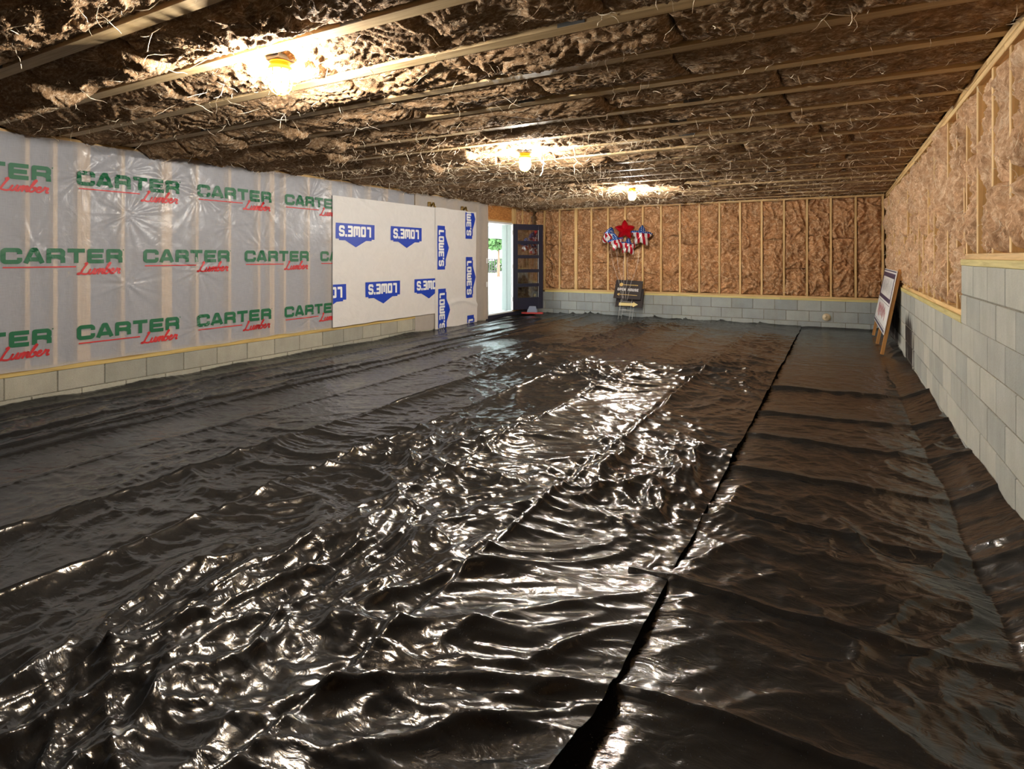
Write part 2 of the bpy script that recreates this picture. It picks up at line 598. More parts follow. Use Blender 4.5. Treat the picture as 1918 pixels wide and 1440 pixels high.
# sizes stay alike so that blocks share a mesh; the unevenness goes into their locations below
class _NoJit:
    def uniform(self, a, b): return 0.0
_keep = rnd; rnd = _NoJit()
block_run('y', XL, -1, 1.2, 8.52, ZL, 2, M['block_left'], wall_left, 2.234)
block_run('y', XR, 1, 1.2, STEP_Y, ZR2, 2, M['block_right'], wall_right, STEP_Y)
block_run('y', XR, 1, 1.2, YB, ZR1, 5, M['block_right'], wall_right, STEP_Y)
block_run('x', YB, 1, XL, XR, ZBK, 3, M['block_back'], wall_back, -6.38)
rnd = _keep
for ch in list(wall_left.children) + list(wall_right.children) + list(wall_back.children):
    j = rnd.uniform(-0.002, 0.002)
    if ch.parent == wall_back: ch.location.y += j
    else: ch.location.x += j
obj('mortar_core', py_mesh('mortar_core', *multi_box([(XL - 0.145, XL - 0.0065, 1.2, 8.52, -0.1, ZL)])), M['mortar'], wall_left)
obj('mortar_core', py_mesh('mortar_core', *multi_box([(XR + 0.0065, XR + 0.145, 1.2, YB, -0.1, ZR1), (XR + 0.0065, XR + 0.145, 1.2, STEP_Y, ZR1, ZR2)])), M['mortar'], wall_right)
obj('mortar_core', py_mesh('mortar_core', *multi_box([(XL, XR, YB + 0.0065, YB + 0.145, -0.1, ZBK)])), M['mortar'], wall_back)
# plain continuation behind the photographer
obj('foundation', py_mesh('foundation', *multi_box([(XL - 0.145, XL, YN, 1.2, -0.1, ZL), (XL - 0.145, XL, 8.52, DY0, -0.1, 0.07)])), M['block_left'], wall_left)
obj('foundation', py_mesh('foundation', *multi_box([(XR, XR + 0.145, YN, 1.2, -0.1, ZR2)])), M['block_right'], wall_right)

# --- framing
ST = 0.038
TP = ZC - 0.0                    # top of the wall plates
# right wall
bbox('sill_plate', XR - 0.004, XR + 0.14, YN, STEP_Y, ZR2, ZR2 + 0.042, M['treated_y'], wall_right)
bbox('sill_plate', XR - 0.004, XR + 0.14, STEP_Y + 0.003, YB, ZR1, ZR1 + 0.045, M['treated_y'], wall_right)
bbox('bottom_plate', XR + 0.014, XR + 0.10, YN, STEP_Y - 0.06, ZR2 + 0.042, ZR2 + 0.080, M['pine_y'], wall_right)
bbox('bottom_plate', XR + 0.014, XR + 0.10, STEP_Y, YB, ZR1 + 0.045, ZR1 + 0.083, M['pine_y'], wall_right)
for (y0, y1) in ((YN, 4.3), (4.303, 9.1), (9.103, YB)):
    bbox('top_plate', XR + 0.004, XR + 0.10, y0, y1, TP - 0.040, TP - 0.002, M['pine_y'], wall_right)
    bbox('top_plate', XR + 0.006, XR + 0.10, y0 - 0.4 if y0 > 0 else y0, y1 - 0.4 if y1 < 12 else y1, TP - 0.080, TP - 0.042, M['pine_y'], wall_right)
right_studs = [1.4, 1.81, 2.21, 2.62, 3.03, 3.43, 3.81, 4.20, 4.61, 4.96, 5.05, 5.33, 5.75, 6.12, 6.5, 6.91, 7.28, 7.66, 8.07, 8.46, 8.85, 9.26, 9.66, 10.07, 10.48, 10.88, 11.29, 11.7, 12.1, 12.5]
for y in right_studs:
    z0 = (ZR2 + 0.08) if y < STEP_Y - 0.01 else ZR1 + 0.083
    bbox('stud', XR + 0.012, XR + 0.10, y - ST / 2, y + ST / 2, z0, TP - 0.08, M['pine_z'], wall_right)
# back wall
bbox('sill_plate', XL + 0.3, -1.0, YB - 0.004, YB + 0.14, ZBK, ZBK + 0.042, M['treated_x'], wall_back)
bbox('sill_plate', -0.997, XR - 0.01, YB - 0.006, YB + 0.14, ZBK, ZBK + 0.042, M['treated_x'], wall_back)
bbox('bottom_plate', XL, XR - 0.01, YB + 0.01, YB + 0.10, ZBK + 0.042, ZBK + 0.08, M['pine_x'], wall_back)
bbox('top_plate', XL, -2.6, YB, YB + 0.10, TP - 0.040, TP - 0.002, M['pine_x'], wall_back)
bbox('top_plate', -2.597, XR - 0.01, YB + 0.003, YB + 0.10, TP - 0.040, TP - 0.002, M['pine_x'], wall_back)
back_studs = [-6.216 + 0.4064 * k for k in range(17)] + [-5.37, 0.715]
for x in back_studs:
    bbox('stud', x - ST / 2, x + ST / 2, YB + 0.006, YB + 0.10, ZBK + 0.08, TP - 0.04, M['pine_z'], wall_back)
# left wall
bbox('sill_plate', XL - 0.14, XL + 0.006, YN, 8.51, ZL, ZL + 0.062, M['treated_old'], wall_left)
bbox('top_plate', XL - 0.10, XL - 0.012, YN, YB, TP - 0.040, TP - 0.002, M['pine_y'], wall_left)
left_studs = [1.2, 1.6, 2.0, 2.412, 2.629, 2.83, 2.869, 2.908, 3.228, 3.64, 3.679, 3.718, 4.029, 4.443, 4.856, 5.03, 5.07, 5.252, 5.658, 6.06, 6.47, 6.87, 7.28, 7.69, 8.09, 8.5, 8.9, 9.3, 9.7, 10.05, 10.33, 10.37]
for y in left_studs:
    bbox('stud', XL - 0.10, XL - 0.014, y - ST / 2, y + ST / 2, (ZL + 0.062) if y < 8.52 else 0.07, TP - 0.04, M['pine_z'], wall_left)
for y in (11.50, 11.56, 11.64, 11.99, 12.36):
    bbox('stud', XL - 0.10, XL - 0.005, y - ST / 2, y + ST / 2, 0.1, TP - 0.04, M['pine_z'], wall_left)
bbox('header_panel', XL - 0.09, XL - 0.02, DY0, 11.47, DZ1 + 0.05, TP - 0.04, M['osb'], wall_left)
bbox('header_plate', XL - 0.09, XL - 0.003, DY0 - 0.03, 11.47, DZ1 + 0.012, DZ1 + 0.05, M['pine_y'], wall_left)


# ------------------------------------------------------------------ insulation batts
def fibre_mesh(name, P, N, n, length, seed, hang, wide=1.0):
    """loose strands lying on and hanging off a batt; P candidate points (k,3), N outward normal"""
    r = np.random.RandomState(seed)
    VV = []; FF = []
    k = 0
    for _ in range(n):
        p = P[r.randint(len(P))].copy() + N * 0.004
        L = length * r.uniform(0.4, 1.5)
        d = r.normal(size=3); d -= N * d.dot(N) * 0.6
        d /= np.linalg.norm(d)
        w = r.uniform(0.0010, 0.0032) * wide
        m = 6
        ax = np.cross(d, N); ax /= (np.linalg.norm(ax) + 1e-6)
        cur = p.copy()
        ring = []
        for i in range(m):
            ww = w * (1 - 0.6 * abs(2 * i / (m - 1) - 1))
            ring.append((cur + ax * ww, cur - ax * ww, cur + N * ww * 1.4))
            d = d + r.normal(size=3) * 0.35 + np.array([0, 0, -hang]) * 0.25 - N * d.dot(N) * 0.25
            d /= np.linalg.norm(d)
            cur = cur + d * L / m
        for i, (a, b, c) in enumerate(ring):
            VV += [a, b, c]
            if i < m - 1:
                o = k + i * 3
                FF += [(o, o + 1, o + 4, o + 3), (o + 1, o + 2, o + 5, o + 4), (o + 2, o, o + 3, o + 5)]
        k += m * 3
    return np_mesh(name, np.array(VV), np.array(FF))


def batt(parent, O, U, Vv, N, lu, lv, res, seed, sag, base, mat, style, depth=0.10, fibres=0, hang=0.0, taper=None, amp=1.0):
    """one fibreglass batt: a lumpy surface of lu x lv metres, its edges turned back into the bay"""
    O, U, Vv, N = (np.array(v, float) for v in (O, U, Vv, N))
    nu = max(8, int(lu / res)); nv = max(8, int(lv / res))
    s, t = np.meshgrid(np.linspace(0, 1, nu), np.linspace(0, 1, nv), indexing='ij')
    a, b = s * lu, t * lv
    sd = seed * 7.31
    eu = 1 - np.abs(2 * s - 1) ** np.maximum(6.0, 2 * lu / 0.10)
    ev = 1 - np.abs(2 * t - 1) ** (2.0 if style == 'ceiling' else 3.0)
    w1 = pn(a * 2.3 + sd, b * 2.3, 1.7); w2 = pn(a * 2.3, b * 2.3 + sd, 9.1)
    if style == 'ceiling':
        lump = 0.5 + 0.9 * pn(a * 1.6 + sd, b * 2.2, 3.3 + sd)
        h = sag * ev * (eu ** 0.8) * (0.75 + 0.5 * lump)
        x = a * 3.0 + w1 * 1.4 + sd; y = b * 9 + w2 * 2.2
        h = h + amp * 0.036 * (ridge(x, y, sd, 2.0) - 0.4) * np.clip(ev * eu, 0, 1) ** 0.7
        h = h + amp * 0.018 * (ridge(a * 9 + w2 * 3, b * 24 + w1 * 5, sd + 3, 1.6) - 0.4) * (0.4 + 0.6 * ev)
        h = h + 0.009 * (ridge(a * 22 + w1 * 4, b * 60 + w2 * 9, sd + 7, 1.4) - 0.4)
    else:
        big = pn(a * 3.2 + sd, b * 3.2, sd)
        h = sag * (ev ** 0.6) * (eu ** 0.8) * (0.6 + 0.8 * (0.5 + big))
        kk = 2.2 if style == 'back' else 1.2
        h = h + (0.065 if style == 'back' else 0.03) * pn(a * 4.2 + sd, b * 5.5, sd + 1) * np.clip(ev * eu, 0, 1) ** 0.3
        h = h + kk * 0.030 * (ridge(a * 4.4 + w1 * 2.0 + sd, b * 4.8 + w2 * 2.0, sd, 1.6) - 0.5) * np.clip(ev * eu, 0, 1) ** 0.3
        h = h + kk * 0.017 * (ridge(a * 15 + w2 * 4, b * 13 + w1 * 4, sd + 3, 1.5) - 0.5)
        h = h + kk * 0.008 * (ridge(a * 34 + w1 * 6, b * 30 + w2 * 6, sd + 7, 1.3) - 0.5)
    # ragged outline
    jb = pn(a * 5 + sd, b * 0 + sd, 4.4) * 0.018 * (np.abs(2 * t - 1) ** 3) * np.sign(2 * t - 1)
    ja = pn(b * 6 + sd, a * 0 + sd, 8.4) * 0.030 * (np.abs(2 * s - 1) ** 8) * np.sign(2 * s - 1)
    if taper is not None:
        b = lv * (0.5 + (t - 0.5) * taper(s))
    P = O + U * (a + ja)[..., None] + Vv * (b + jb)[..., None] + N * (base + h)[..., None]
    V = P.reshape(-1, 3)
    Fq = grid_faces(nu, nv)
    idx = np.arange(nu * nv).reshape(nu, nv)
    ringi = np.concatenate([idx[:, 0], idx[-1, 1:], idx[-2::-1, -1], idx[0, -2:0:-1]])
    back = V[ringi].copy()
    back += -N * (((back - O) @ N)[:, None]) - N * depth
    nb = len(ringi); s0 = len(V)
    V2 = np.concatenate([V, back])
    j = np.arange(nb); j2 = (j + 1) % nb
    side = np.stack([ringi[j2], ringi[j], s0 + j, s0 + j2], 1)
    Fall = np.concatenate([Fq, side])
    flip = np.dot(np.cross(U, Vv), N) < 0
    if flip: Fall = Fall[:, ::-1]
    o = obj('insulation_batt', np_mesh('insulation_batt', V2, Fall), mat, parent)
    if fibres:
        f = obj('loose_fibres', fibre_mesh('loose_fibres', V, N, fibres, 0.14 if style == 'ceiling' else 0.09, seed + 5, hang, 1.0 + 0.08 * max(0, O[1] - 3)), M['fibre'], o)
        f['kind'] = 'stuff'
    return o


# --- ceiling trusses and batts
SP = 0.600
chords = [3.257 + (SP if k >= 0 else 0.561) * k for k in range(-11, 16)]
for i, y in enumerate(chords):
    if y < YN + 0.1: continue
    c = bbox('truss_chord', XL - 0.10, XR + 0.10, y - 0.0445, y + 0.0445, ZC, ZC + 0.038, M['chord_x'], ceiling, 0.002)
    if y < 0.2: continue
    r = random.Random(i * 13 + 1)
    for x in [XL + 1.5 + r.uniform(-.6, .6), XL + 4.9 + r.uniform(-.8, .8)]:
        pl = bbox('nail_plate', -0.075, 0.075, -0.0008, 0.0008, -0.016, 0.018, M['metal'], c, 0.0003)
        pl.location = (x - c.location.x, -0.0455, 0.0)
    # web members of the truss, mostly buried in the insulation
    nweb = 8
    for k in range(nweb):
        x0 = XL + 0.2 + k * 0.88; dx = 0.44 if k % 2 == 0 else -0.44
        V = []
        for (xx, zz) in ((x0, ZC + 0.038), (x0 + dx, ZC + 0.38)):
            V += [(xx - 0.022, y - 0.03, zz), (xx + 0.022, y - 0.03, zz), (xx + 0.022, y + 0.03, zz), (xx - 0.022, y + 0.03, zz)]
        w = obj('web', py_mesh('web', V, BOXF), M['chord_z'], c)
        w.location = -c.location

seed = 11
for i in range(len(chords) - 1 + 1):
    y0 = chords[i] + 0.047
    y1 = (chords[i + 1] - 0.047) if i + 1 < len(chords) else YB + 0.02
    if y1 - y0 < 0.12 or y0 < -0.9: continue
    r = random.Random(i * 31 + 5)
    near = y0 < 4.2
    res = (0.011 if near else 0.016 if y0 < 8 else 0.022) / Q
    if y0 < 0.2: res = 0.03
    x = XL - 0.02
    while x < XR - 0.05:
        L = r.choice([1.2, 1.2, 1.0, 1.35, 0.8, 1.6]) * r.uniform(0.9, 1.1)
        if XR - x - L < 0.45: L = XR + 0.02 - x
        sag = r.uniform(0.04, 0.13)
        xm = x + L / 2
        amp = 1.0
        if y0 > 4.4: sag *= 0.75; amp = 0.8
        if y0 > 3.0 and xm > -2.4: sag *= 0.7; amp = 0.7
        if xm > -0.9: sag *= 0.85
        if y0 > 7 and xm > -2.4: sag *= 0.7; amp = 0.55
        if y0 > 12: sag = 0.03 if xm < -3 else 0.012; amp = 0.5
        seed += 1
        nf = int((60 if xm < -2.2 else 26) * L) if y0 > 4.4 else int(18 * L)
        lx0, ly0 = -2.92, None
        batt(ceiling, (x, y0, ZC + 0.028), (1, 0, 0), (0, 1, 0), (0, 0, -1), L - 0.004, y1 - y0, res, seed, sag, 0.0, M['ins_ceiling'], 'ceiling', 0.12, nf if y0 > 0.2 else 0, 0.5, None, amp)
        x += L

# --- back wall batts
bs = sorted(set([XL + 0.03] + back_studs))
for i in range(len(bs) - 1):
    x0, x1 = bs[i] + ST / 2, bs[i + 1] - ST / 2
    if x1 - x0 < 0.06: continue
    r = random.Random(i * 17 + 3)
    z0, z1 = ZBK + 0.082, TP - 0.042
    cuts = [z0, z1] if r.random() < 0.25 else [z0, z0 + (z1 - z0) * r.uniform(0.25, 0.7), z1]
    for a, b in zip(cuts[:-1], cuts[1:]):
        seed += 1
        batt(wall_back, (x0 - 0.002, YB + 0.06, a), (0, 0, 1), (1, 0, 0), (0, -1, 0), b - a - 0.002, x1 - x0 + 0.004, 0.011 / Q, seed, r.uniform(0.045, 0.07), 0.0, M['ins_back'], 'back', 0.04, 20, 0.2)

# --- right wall batts
for i in range(len(right_studs) - 1):
    y0, y1 = right_studs[i] + ST / 2, right_studs[i + 1] - ST / 2
    if y1 - y0 < 0.05: continue
    r = random.Random(i * 19 + 4)
    z0 = (ZR2 + 0.082) if right_studs[i] < STEP_Y - 0.1 else ZR1 + 0.085
    z1 = TP - 0.082
    cuts = [z0, z1] if r.random() < 0.35 else [z0, z0 + (z1 - z0) * r.uniform(0.3, 0.65), z1]
    for n, (a, b) in enumerate(zip(cuts[:-1], cuts[1:])):
        seed += 1
        tp = None
        if r.random() < (0.75 if n == 0 else 0.3):
            k0 = r.uniform(0.35, 0.8)
            tp = lambda s, k0=k0: k0 + (1 - k0) * sstep(0.0, 0.7, s)
        batt(wall_right, (XR + 0.06, y0 - 0.006, a), (0, 0, 1), (0, 1, 0), (-1, 0, 0), b - a - 0.002, y1 - y0 + 0.012, (0.011 if y0 < 7 else 0.016) / Q, seed, r.uniform(0.045, 0.085), -0.01, M['ins_right'], 'right', 0.03, 12, 0.3, tp)

# --- the short return of the left wall beyond the door
for (y0, y1) in ((11.66, 11.97), (12.01, 12.34), (12.38, 12.53)):
    seed += 1
    batt(wall_left, (XL - 0.06, y0, 0.12), (0, 0, 1), (0, 1, 0), (1, 0, 0), TP - 0.17, y1 - y0, 0.016 / Q, seed, 0.04, 0.01, M['ins_back'], 'back', 0.03, 8, 0.2)


# ------------------------------------------------------------------ black ground sheets
CREASES = [(-5.78, 1.0), (-5.02, 1.5), (-4.83, 1.2), (-4.25, 0.7), (-3.51, 1.2), (-2.85, 1.1), (-2.13, 0.9), (-1.38, 1.0)]
RFOLDS = [1.75, 2.45, 3.24, 3.93, 4.75, 5.5, 6.6]


def sheet_h(x, y):
    """height of the wrinkled plastic"""
    w1 = pn(x * 0.9, y * 0.9, 5.5); w2 = pn(x * 0.9 + 31, y * 0.9, 2.5)
    z = 0.022 * pn(x * 0.55, y * 0.55, 0.3)
    patch = sstep(-0.35, 0.45, pn(x * 0.6 + 7, y * 0.5, 8.8))
    bx = 0.34 + 0.66 * sstep(-3.6, -1.9, x + 0.28 * np.clip(y - 2, -2, 4))
    calm = bx * (0.35 + 0.8 * patch) * (1 - 0.55 * sstep(6.0, 9.0, y))
    z = z + calm * 0.026 * (pn(x * 1.9 + w1, y * 2.3 + w2, 1.1))
    z = z + calm * 0.040 * ridge(x * 1.7 + w2 * 1.6, y * 2.2 + w1 * 1.6, 2.7, 2.4)
    z = z + calm * 0.024 * ridge(x * 3.2 + w1 * 2.4, y * 4.2 + w2 * 2.4, 6.7, 2.4)
    z = z + (0.13 + 0.62 * calm) * 0.015 * ridge(x * 6 + w2 * 4, y * 9 + w1 * 4, 4.1, 2.2)
    z = z + (0.24 + 0.42 * calm) * 0.007 * ridge(x * 12 + w1 * 7, y * 22 + w2 * 7, 9.9, 2.0)
    z = z + (0.22 + 0.25 * calm) * 0.003 * ridge(x * 27 + w2 * 12, y * 46 + w1 * 12, 7.9, 1.6)
    return z


def left_sheet(x, y):
    z = sheet_h(x, y)
    for cx, k in CREASES:
        dx = x - (cx + 0.018 * pn(y * 0.7 + cx, y * 0.0, cx) + 0.004 * pn(y * 6 + cx, y * 0, cx * 3))
        amp = k * (0.6 + 0.8 * sstep(-0.5, 0.5, pn(y * 0.9 + cx * 5, y * 0, 2.0)))
        z = z + amp * (0.017 * np.exp(-np.abs(dx) / 0.009) + 0.020 * np.exp(-np.abs(dx) / 0.09) - 0.014 * np.exp(-((dx + 0.04) / 0.03) ** 2))
    for cx, k in CREASES:
        dx = x - (cx + 0.018 * pn(y * 0.7 + cx, y * 0.0, cx) + 0.004 * pn(y * 6 + cx, y * 0, cx * 3))
        z = z + k * 0.016 * sstep(-0.004, 0.006, dx) * np.exp(-np.maximum(dx, 0) / 0.14)
    # billow rolls along the left wall
    for cx, k in ((-6.1, 1.0), (-5.45, 1.0), (-5.15, 0.8)):
        dx = x - (cx + 0.10 * pn(y * 0.35 + cx, y * 0, 1.0))
        z = z + k * 0.030 * np.exp(-(dx / 0.045) ** 2) * (0.4 + 0.9 * sstep(-0.4, 0.4, pn(y * 0.6, y * 0 + cx, 3.0)))
    z = z + 0.05 * sstep(0.13, 0.0, x - XL) * (0.6 + 0.8 * pn(y * 1.1, y * 0, 6.0))
    z = z + 0.03 * sstep(0.12, 0.0, YB - y) * (0.7 + 0.8 * pn(x * 1.3, x * 0, 6.0))
    # lifted free edge, flap and transverse fold near the seam
    e = -0.62 - x
    z = z * (1 - 0.35 * sstep(0.25, 0.0, e)) + 0.012 + 0.010 * sstep(0.16, 0.0, e) * (0.5 + pn(y * 1.6, y * 0, 3.0)) + 0.02 * sstep(0.35, 0.0, e) * sstep(2.0, 1.3, y)
    z = z + 0.040 * np.exp(-np.abs(y - 4.0) / 0.03) * sstep(0.55, 0.05, e)
    return z


def right_sheet(x, y):
    z = sheet_h(x + 9, y) * 0.5 - 0.012 * sstep(-0.50, -0.62, x)
    for k, fy in enumerate(RFOLDS):
        dy = y - (fy + 0.04 * pn(x * 1.4 + fy, x * 0, fy) + 0.06 * (x + 0.6) * math.sin(fy * 5))
        z = z + (0.8 + 0.3 * math.sin(fy * 9)) * (0.014 * np.exp(-np.abs(dy) / 0.007) + 0.014 * np.exp(-np.abs(dy) / 0.06)) * (0.85 + 0.5 * pn(x * 2 + fy, x * 0, fy)) + 0.018 * sstep(-0.004, 0.006, dy) * np.exp(-np.maximum(dy, 0) / 0.16)
    up = 0.08 + 0.05 * pn(y * 1.3, y * 0, 7.0) + 0.05 * sstep(6, 3, y)
    z = z + up * np.clip((x - (XR - 0.22 - 0.03 * pn(y * 1.1, y * 0, 2.0))) / 0.2, 0, 1.1)
    z = z + 0.03 * sstep(0.12, 0.0, YB - y)
    return z


def rows(y0, y1):
    ys = [y0]
    while ys[-1] < y1:
        y = ys[-1]
        ys.append(y + (0.012 if y < 2.5 else 0.012 + 0.0016 * (y - 2.5)) / Q if y > 0.5 else y + 0.05)
    ys[-1] = y1
    return np.array(ys)


def sheet(name, fn, xs, ys, edge=None):
    X, Y = np.meshgrid(xs, ys, indexing='ij')
    if edge is not None: X = edge(X, Y)
    Z = fn(X, Y)
    V = np.stack([X, Y, Z], -1).reshape(-1, 3)
    return obj(name, np_mesh(name, V, grid_faces(len(xs), len(ys))), M['poly'])


ys = rows(YN, YB - 0.005)


def edge_left(X, Y):
    # the right-hand free edge wanders a little and swings left towards the photographer
    k = sstep(-1.0, -0.62, X)
    d = 0.012 * pn(Y * 2.2, Y * 0, 1.0) - 0.05 * sstep(1.7, 1.1, Y)
    return X + k * d


p1 = sheet('ground_sheet', left_sheet, np.linspace(XL + 0.004, -0.62, int(5.87 / 0.0125 * Q)), ys, edge_left)
tag(p1, 'broad glossy black plastic ground sheet with long parallel creases beside the printed house wrap', 'plastic sheet', 'black plastic ground sheets')
p2 = sheet('ground_sheet', right_sheet, np.linspace(-0.80, XR - 0.003, int(1.55 / 0.0125 * Q)), ys)
tag(p2, 'narrow black plastic ground sheet with cross folds turned up against the stepped block wall', 'plastic sheet', 'black plastic ground sheets')


# ------------------------------------------------------------------ lettering by strokes
def catmull(pts, n=6):
    P = [pts[0]] + list(pts) + [pts[-1]]
    out = []
    for i in range(1, len(P) - 2):
        p0, p1, p2, p3 = (np.array(P[i + k], float) for k in (-1, 0, 1, 2))
        for j in range(n):
            t = j / n
            out.append(0.5 * (2 * p1 + (p2 - p0) * t + (2 * p0 - 5 * p1 + 4 * p2 - p3) * t * t + (3 * p1 - p0 - 3 * p2 + p3) * t ** 3))
    out.append(np.array(P[-2], float))
    return out


def stroke_quads(pts, w, sub=None, joint=True, thin=None):
    """flat ribbon quads of width w along the polyline (2-D), with joint discs"""
    V = []; F = []
    pts = [np.array(p, float) for p in pts]
    for i in range(len(pts) - 1):
        a, b = pts[i], pts[i + 1]
        L = np.linalg.norm(b - a)
        if L < 1e-9: continue
        d = (b - a) / L; nrm = np.array([-d[1], d[0]])
        m = max(1, int(L / sub)) if sub else 1
        ww = w
        k = len(V)
        for j in range(m + 1):
            p = a + (b - a) * j / m
            V += [p + nrm * ww / 2, p - nrm * ww / 2]
        for j in range(m):
            F.append((k + 2 * j, k + 2 * j + 1, k + 2 * j + 3, k + 2 * j + 2))
    if joint:
        for p in pts[1:-1]:
            k = len(V)
            for j in range(8):
                an = math.pi / 4 * j + math.pi / 8
                V.append(p + np.array([math.cos(an), math.sin(an)]) * w / 2 * 1.0)
            F.append(tuple(range(k, k + 8)))
    return V, F


GLY = {
    'C': [[(.93, .62), (.93, .80), (.83, .9), (.2, .9), (.1, .8), (.1, .2), (.2, .1), (.83, .1), (.93, .2), (.93, .38)]],
    'A': [[(.07, 0), (.42, .93), (.58, .93), (.93, 0)], [(.24, .27), (.76, .27)]],
    'R': [[(.12, 0), (.12, .9), (.8, .9), (.9, .8), (.9, .56), (.8, .46), (.12, .46)], [(.60, .46), (.9, .34), (.9, 0)]],
    'T': [[(0, .9), (1, .9)], [(.5, .9), (.5, 0)]],
    'E': [[(1, .9), (.12, .9), (.12, .1), (1, .1)], [(.12, .5), (.92, .5)]],
    'L': [[(.16, 1), (.16, .12), (.95, .12)]],
    'O': [[(.13, .12), (.13, .88), (.87, .88), (.87, .12), (.13, .12), (.13, .4)]],
    'W': [[(.1, 1), (.1, .12), (.9, .12), (.9, 1)], [(.5, .12), (.5, .85)]],
    'S': [[(.9, .70), (.9, .80), (.8, .89), (.2, .89), (.1, .8), (.1, .6), (.2, .52), (.8, .48), (.9, .4), (.9, .2), (.8, .11), (.2, .11), (.1, .2), (.1, .30)]],
    'P': [[(.12, 0), (.12, .9), (.8, .9), (.9, .8), (.9, .5), (.8, .4), (.12, .4)]],
    'N': [[(.12, 0), (.12, .95), (.88, .05), (.88, 1)]],
    'H': [[(.12, 0), (.12, 1)], [(.88, 0), (.88, 1)], [(.12, .5), (.88, .5)]],
    'U': [[(.12, 1), (.12, .2), (.22, .1), (.78, .1), (.88, .2), (.88, 1)]],
    "'": [[(.5, 1.02), (.42, .78)]],
    ' ': [],
}


def text2d(s, x0, y0, height, letter_w, gap, wt, widths=None):
    """returns V (2-D), F for block text; wt stroke width relative to height"""
    V = []; F = []; x = x0
    for ch in s:
        lw = letter_w * (widths or {}).get(ch, 1.0)
        for pl in GLY[ch]:
            pts = [(x + p[0] * lw, y0 + p[1] * height) for p in pl]
            v, f = stroke_quads(pts, wt * height, 0.015)
            k = len(V); V += v; F += [tuple(i + k for i in q) for q in f]
        x += lw + gap
    return V, F


LUMBER = [
    # a slanted brush script, in units of its x-height block
    [(.46, 1.62), (.62, 1.78), (.66, 1.62), (.50, 1.2), (.32, .6), (.20, .15), (.05, -.02), (-.08, .04), (.10, .16), (.40, .04), (.70, -.02), (.95, .12)],
    [(1.12, .80), (.98, .25), (1.06, .02), (1.25, .12), (1.50, .80), (1.40, .25), (1.46, .02), (1.60, .12)],
    [(1.78, .80), (1.62, .02), (1.86, .66), (2.02, .80), (2.06, .64), (1.92, .02), (2.14, .64), (2.30, .80), (2.36, .64), (2.26, .22), (2.32, .02), (2.46, .14)],
    [(2.50, .40), (2.90, 1.50), (2.98, 1.72), (2.86, 1.74), (2.62, .9), (2.50, .25), (2.60, .02), (2.82, .10), (2.98, .42), (2.96, .70), (2.82, .62), (3.02, .50)],
    [(3.10, .42), (3.34, .50), (3.44, .72), (3.30, .82), (3.14, .52), (3.12, .18), (3.26, .02), (3.46, .12), (3.60, .36)],
    [(3.64, .30), (3.78, .84), (3.80, .66), (3.98, .76), (4.06, .66), (3.96, .3), (4.0, .04), (4.14, .10)],
]


def print_mesh(name, V2, F, mapf):
    V = np.array(V2, float)
    P = mapf(V[:, 0], V[:, 1])
    return py_mesh(name, P, F)


# --- surface of the sheets on the left wall (offset from the wall plane into the room)
PUCK = [(2.83, 2.18, 1.0), (3.22, 2.26, 1.5), (3.25, 1.82, 1.2), (3.66, 2.22, 1.1), (4.03, 2.1, 0.8), (3.24, 1.1, 1.0), (4.03, 1.22, 1.2), (4.44, 2.0, 0.8),
        (4.86, 2.12, 1.0), (5.66, 2.2, 1.0), (2.45, 1.5, 0.6), (4.03, 0.55, 0.9), (5.66, 0.5, 0.7), (4.44, 1.75, 0.8), (7.1, 2.42, 1.0), (4.86, 1.5, 0.7)]


def wrapA_h(y, z):
    h = 0.004 + 0.004 * pn(y * 1.5, z * 1.1, 1.0) + 0.0018 * pn(y * 5 + 2, z * 4, 3.0)
    for (py, pz, k) in PUCK:
        dy, dz = y - py, z - pz
        r = np.sqrt(dy * dy + dz * dz) + 1e-5
        th = np.arctan2(dz, dy)
        rad = pn(np.cos(th) * 3.2 + py * 3, np.sin(th) * 3.2 + pz, 2.0 + py)
        rad2 = pn(np.cos(th) * 7 + py * 3, np.sin(th) * 7 + pz, 5.0 + py)
        h = h + k * (0.022 * rad + 0.016 * rad2) * np.exp(-r / 0.16) * np.clip(r / 0.05, 0, 1)
    h = h + 0.010 * sstep(0.12, 0.0, z - (ZL + 0.03)) * (0.4 + 0.8 * pn(y * 3, y * 0, 2.0))
    return np.clip(h + 0.012, 0.0075, 0.06)


def wrapB_h(y, z):
    h = 0.034 + 0.005 * pn(y * 1.3, z * 1.3, 4.0) + 0.002 * pn(y * 6, z * 5, 4.5)
    d = (z - 2.0) + (y - 7.1) * 0.55
    h = h + 0.004 * np.exp(-(d / 0.03) ** 2)
    return h + 0.006 * sstep(0.12, 0.0, z - (ZL + 0.02))


def wrapC_h(y, z):
    h = 0.036 + 0.004 * pn(y * 2, z * 1.2, 7.0)
    q = (y - 8.5) * 0.85 + (2.3 - z) * -0.55          # diagonal tension folds from the upper corner
    h = h + 0.007 * pn(q * 6, z * 0.4, 2.2) * sstep(0.4, 1.2, z)
    b = z - (0.42 + 0.10 * np.cos((y - 9.3) * 3.0))
    h = h + 0.035 * np.exp(-(b / 0.05) ** 2) * sstep(8.7, 9.2, y) + 0.02 * sstep(0.0, -0.1, b) * sstep(8.7, 9.2, y)
    return h


def wrap_sheet(name, hf, y0, y1, zb, zt, mat, res=0.016):
    ny, nz = int((y1 - y0) / res * Q), int(2.3 / res * Q)
    Y, T = np.meshgrid(np.linspace(y0, y1, ny), np.linspace(0, 1, nz), indexing='ij')
    Z0, Z1 = zb(Y), zt(Y)
    Z = Z0 + (Z1 - Z0) * T
    P = np.stack([XL + hf(Y, Z), Y, Z], -1).reshape(-1, 3)
    return obj(name, np_mesh(name, P, grid_faces(ny, nz)), mat)


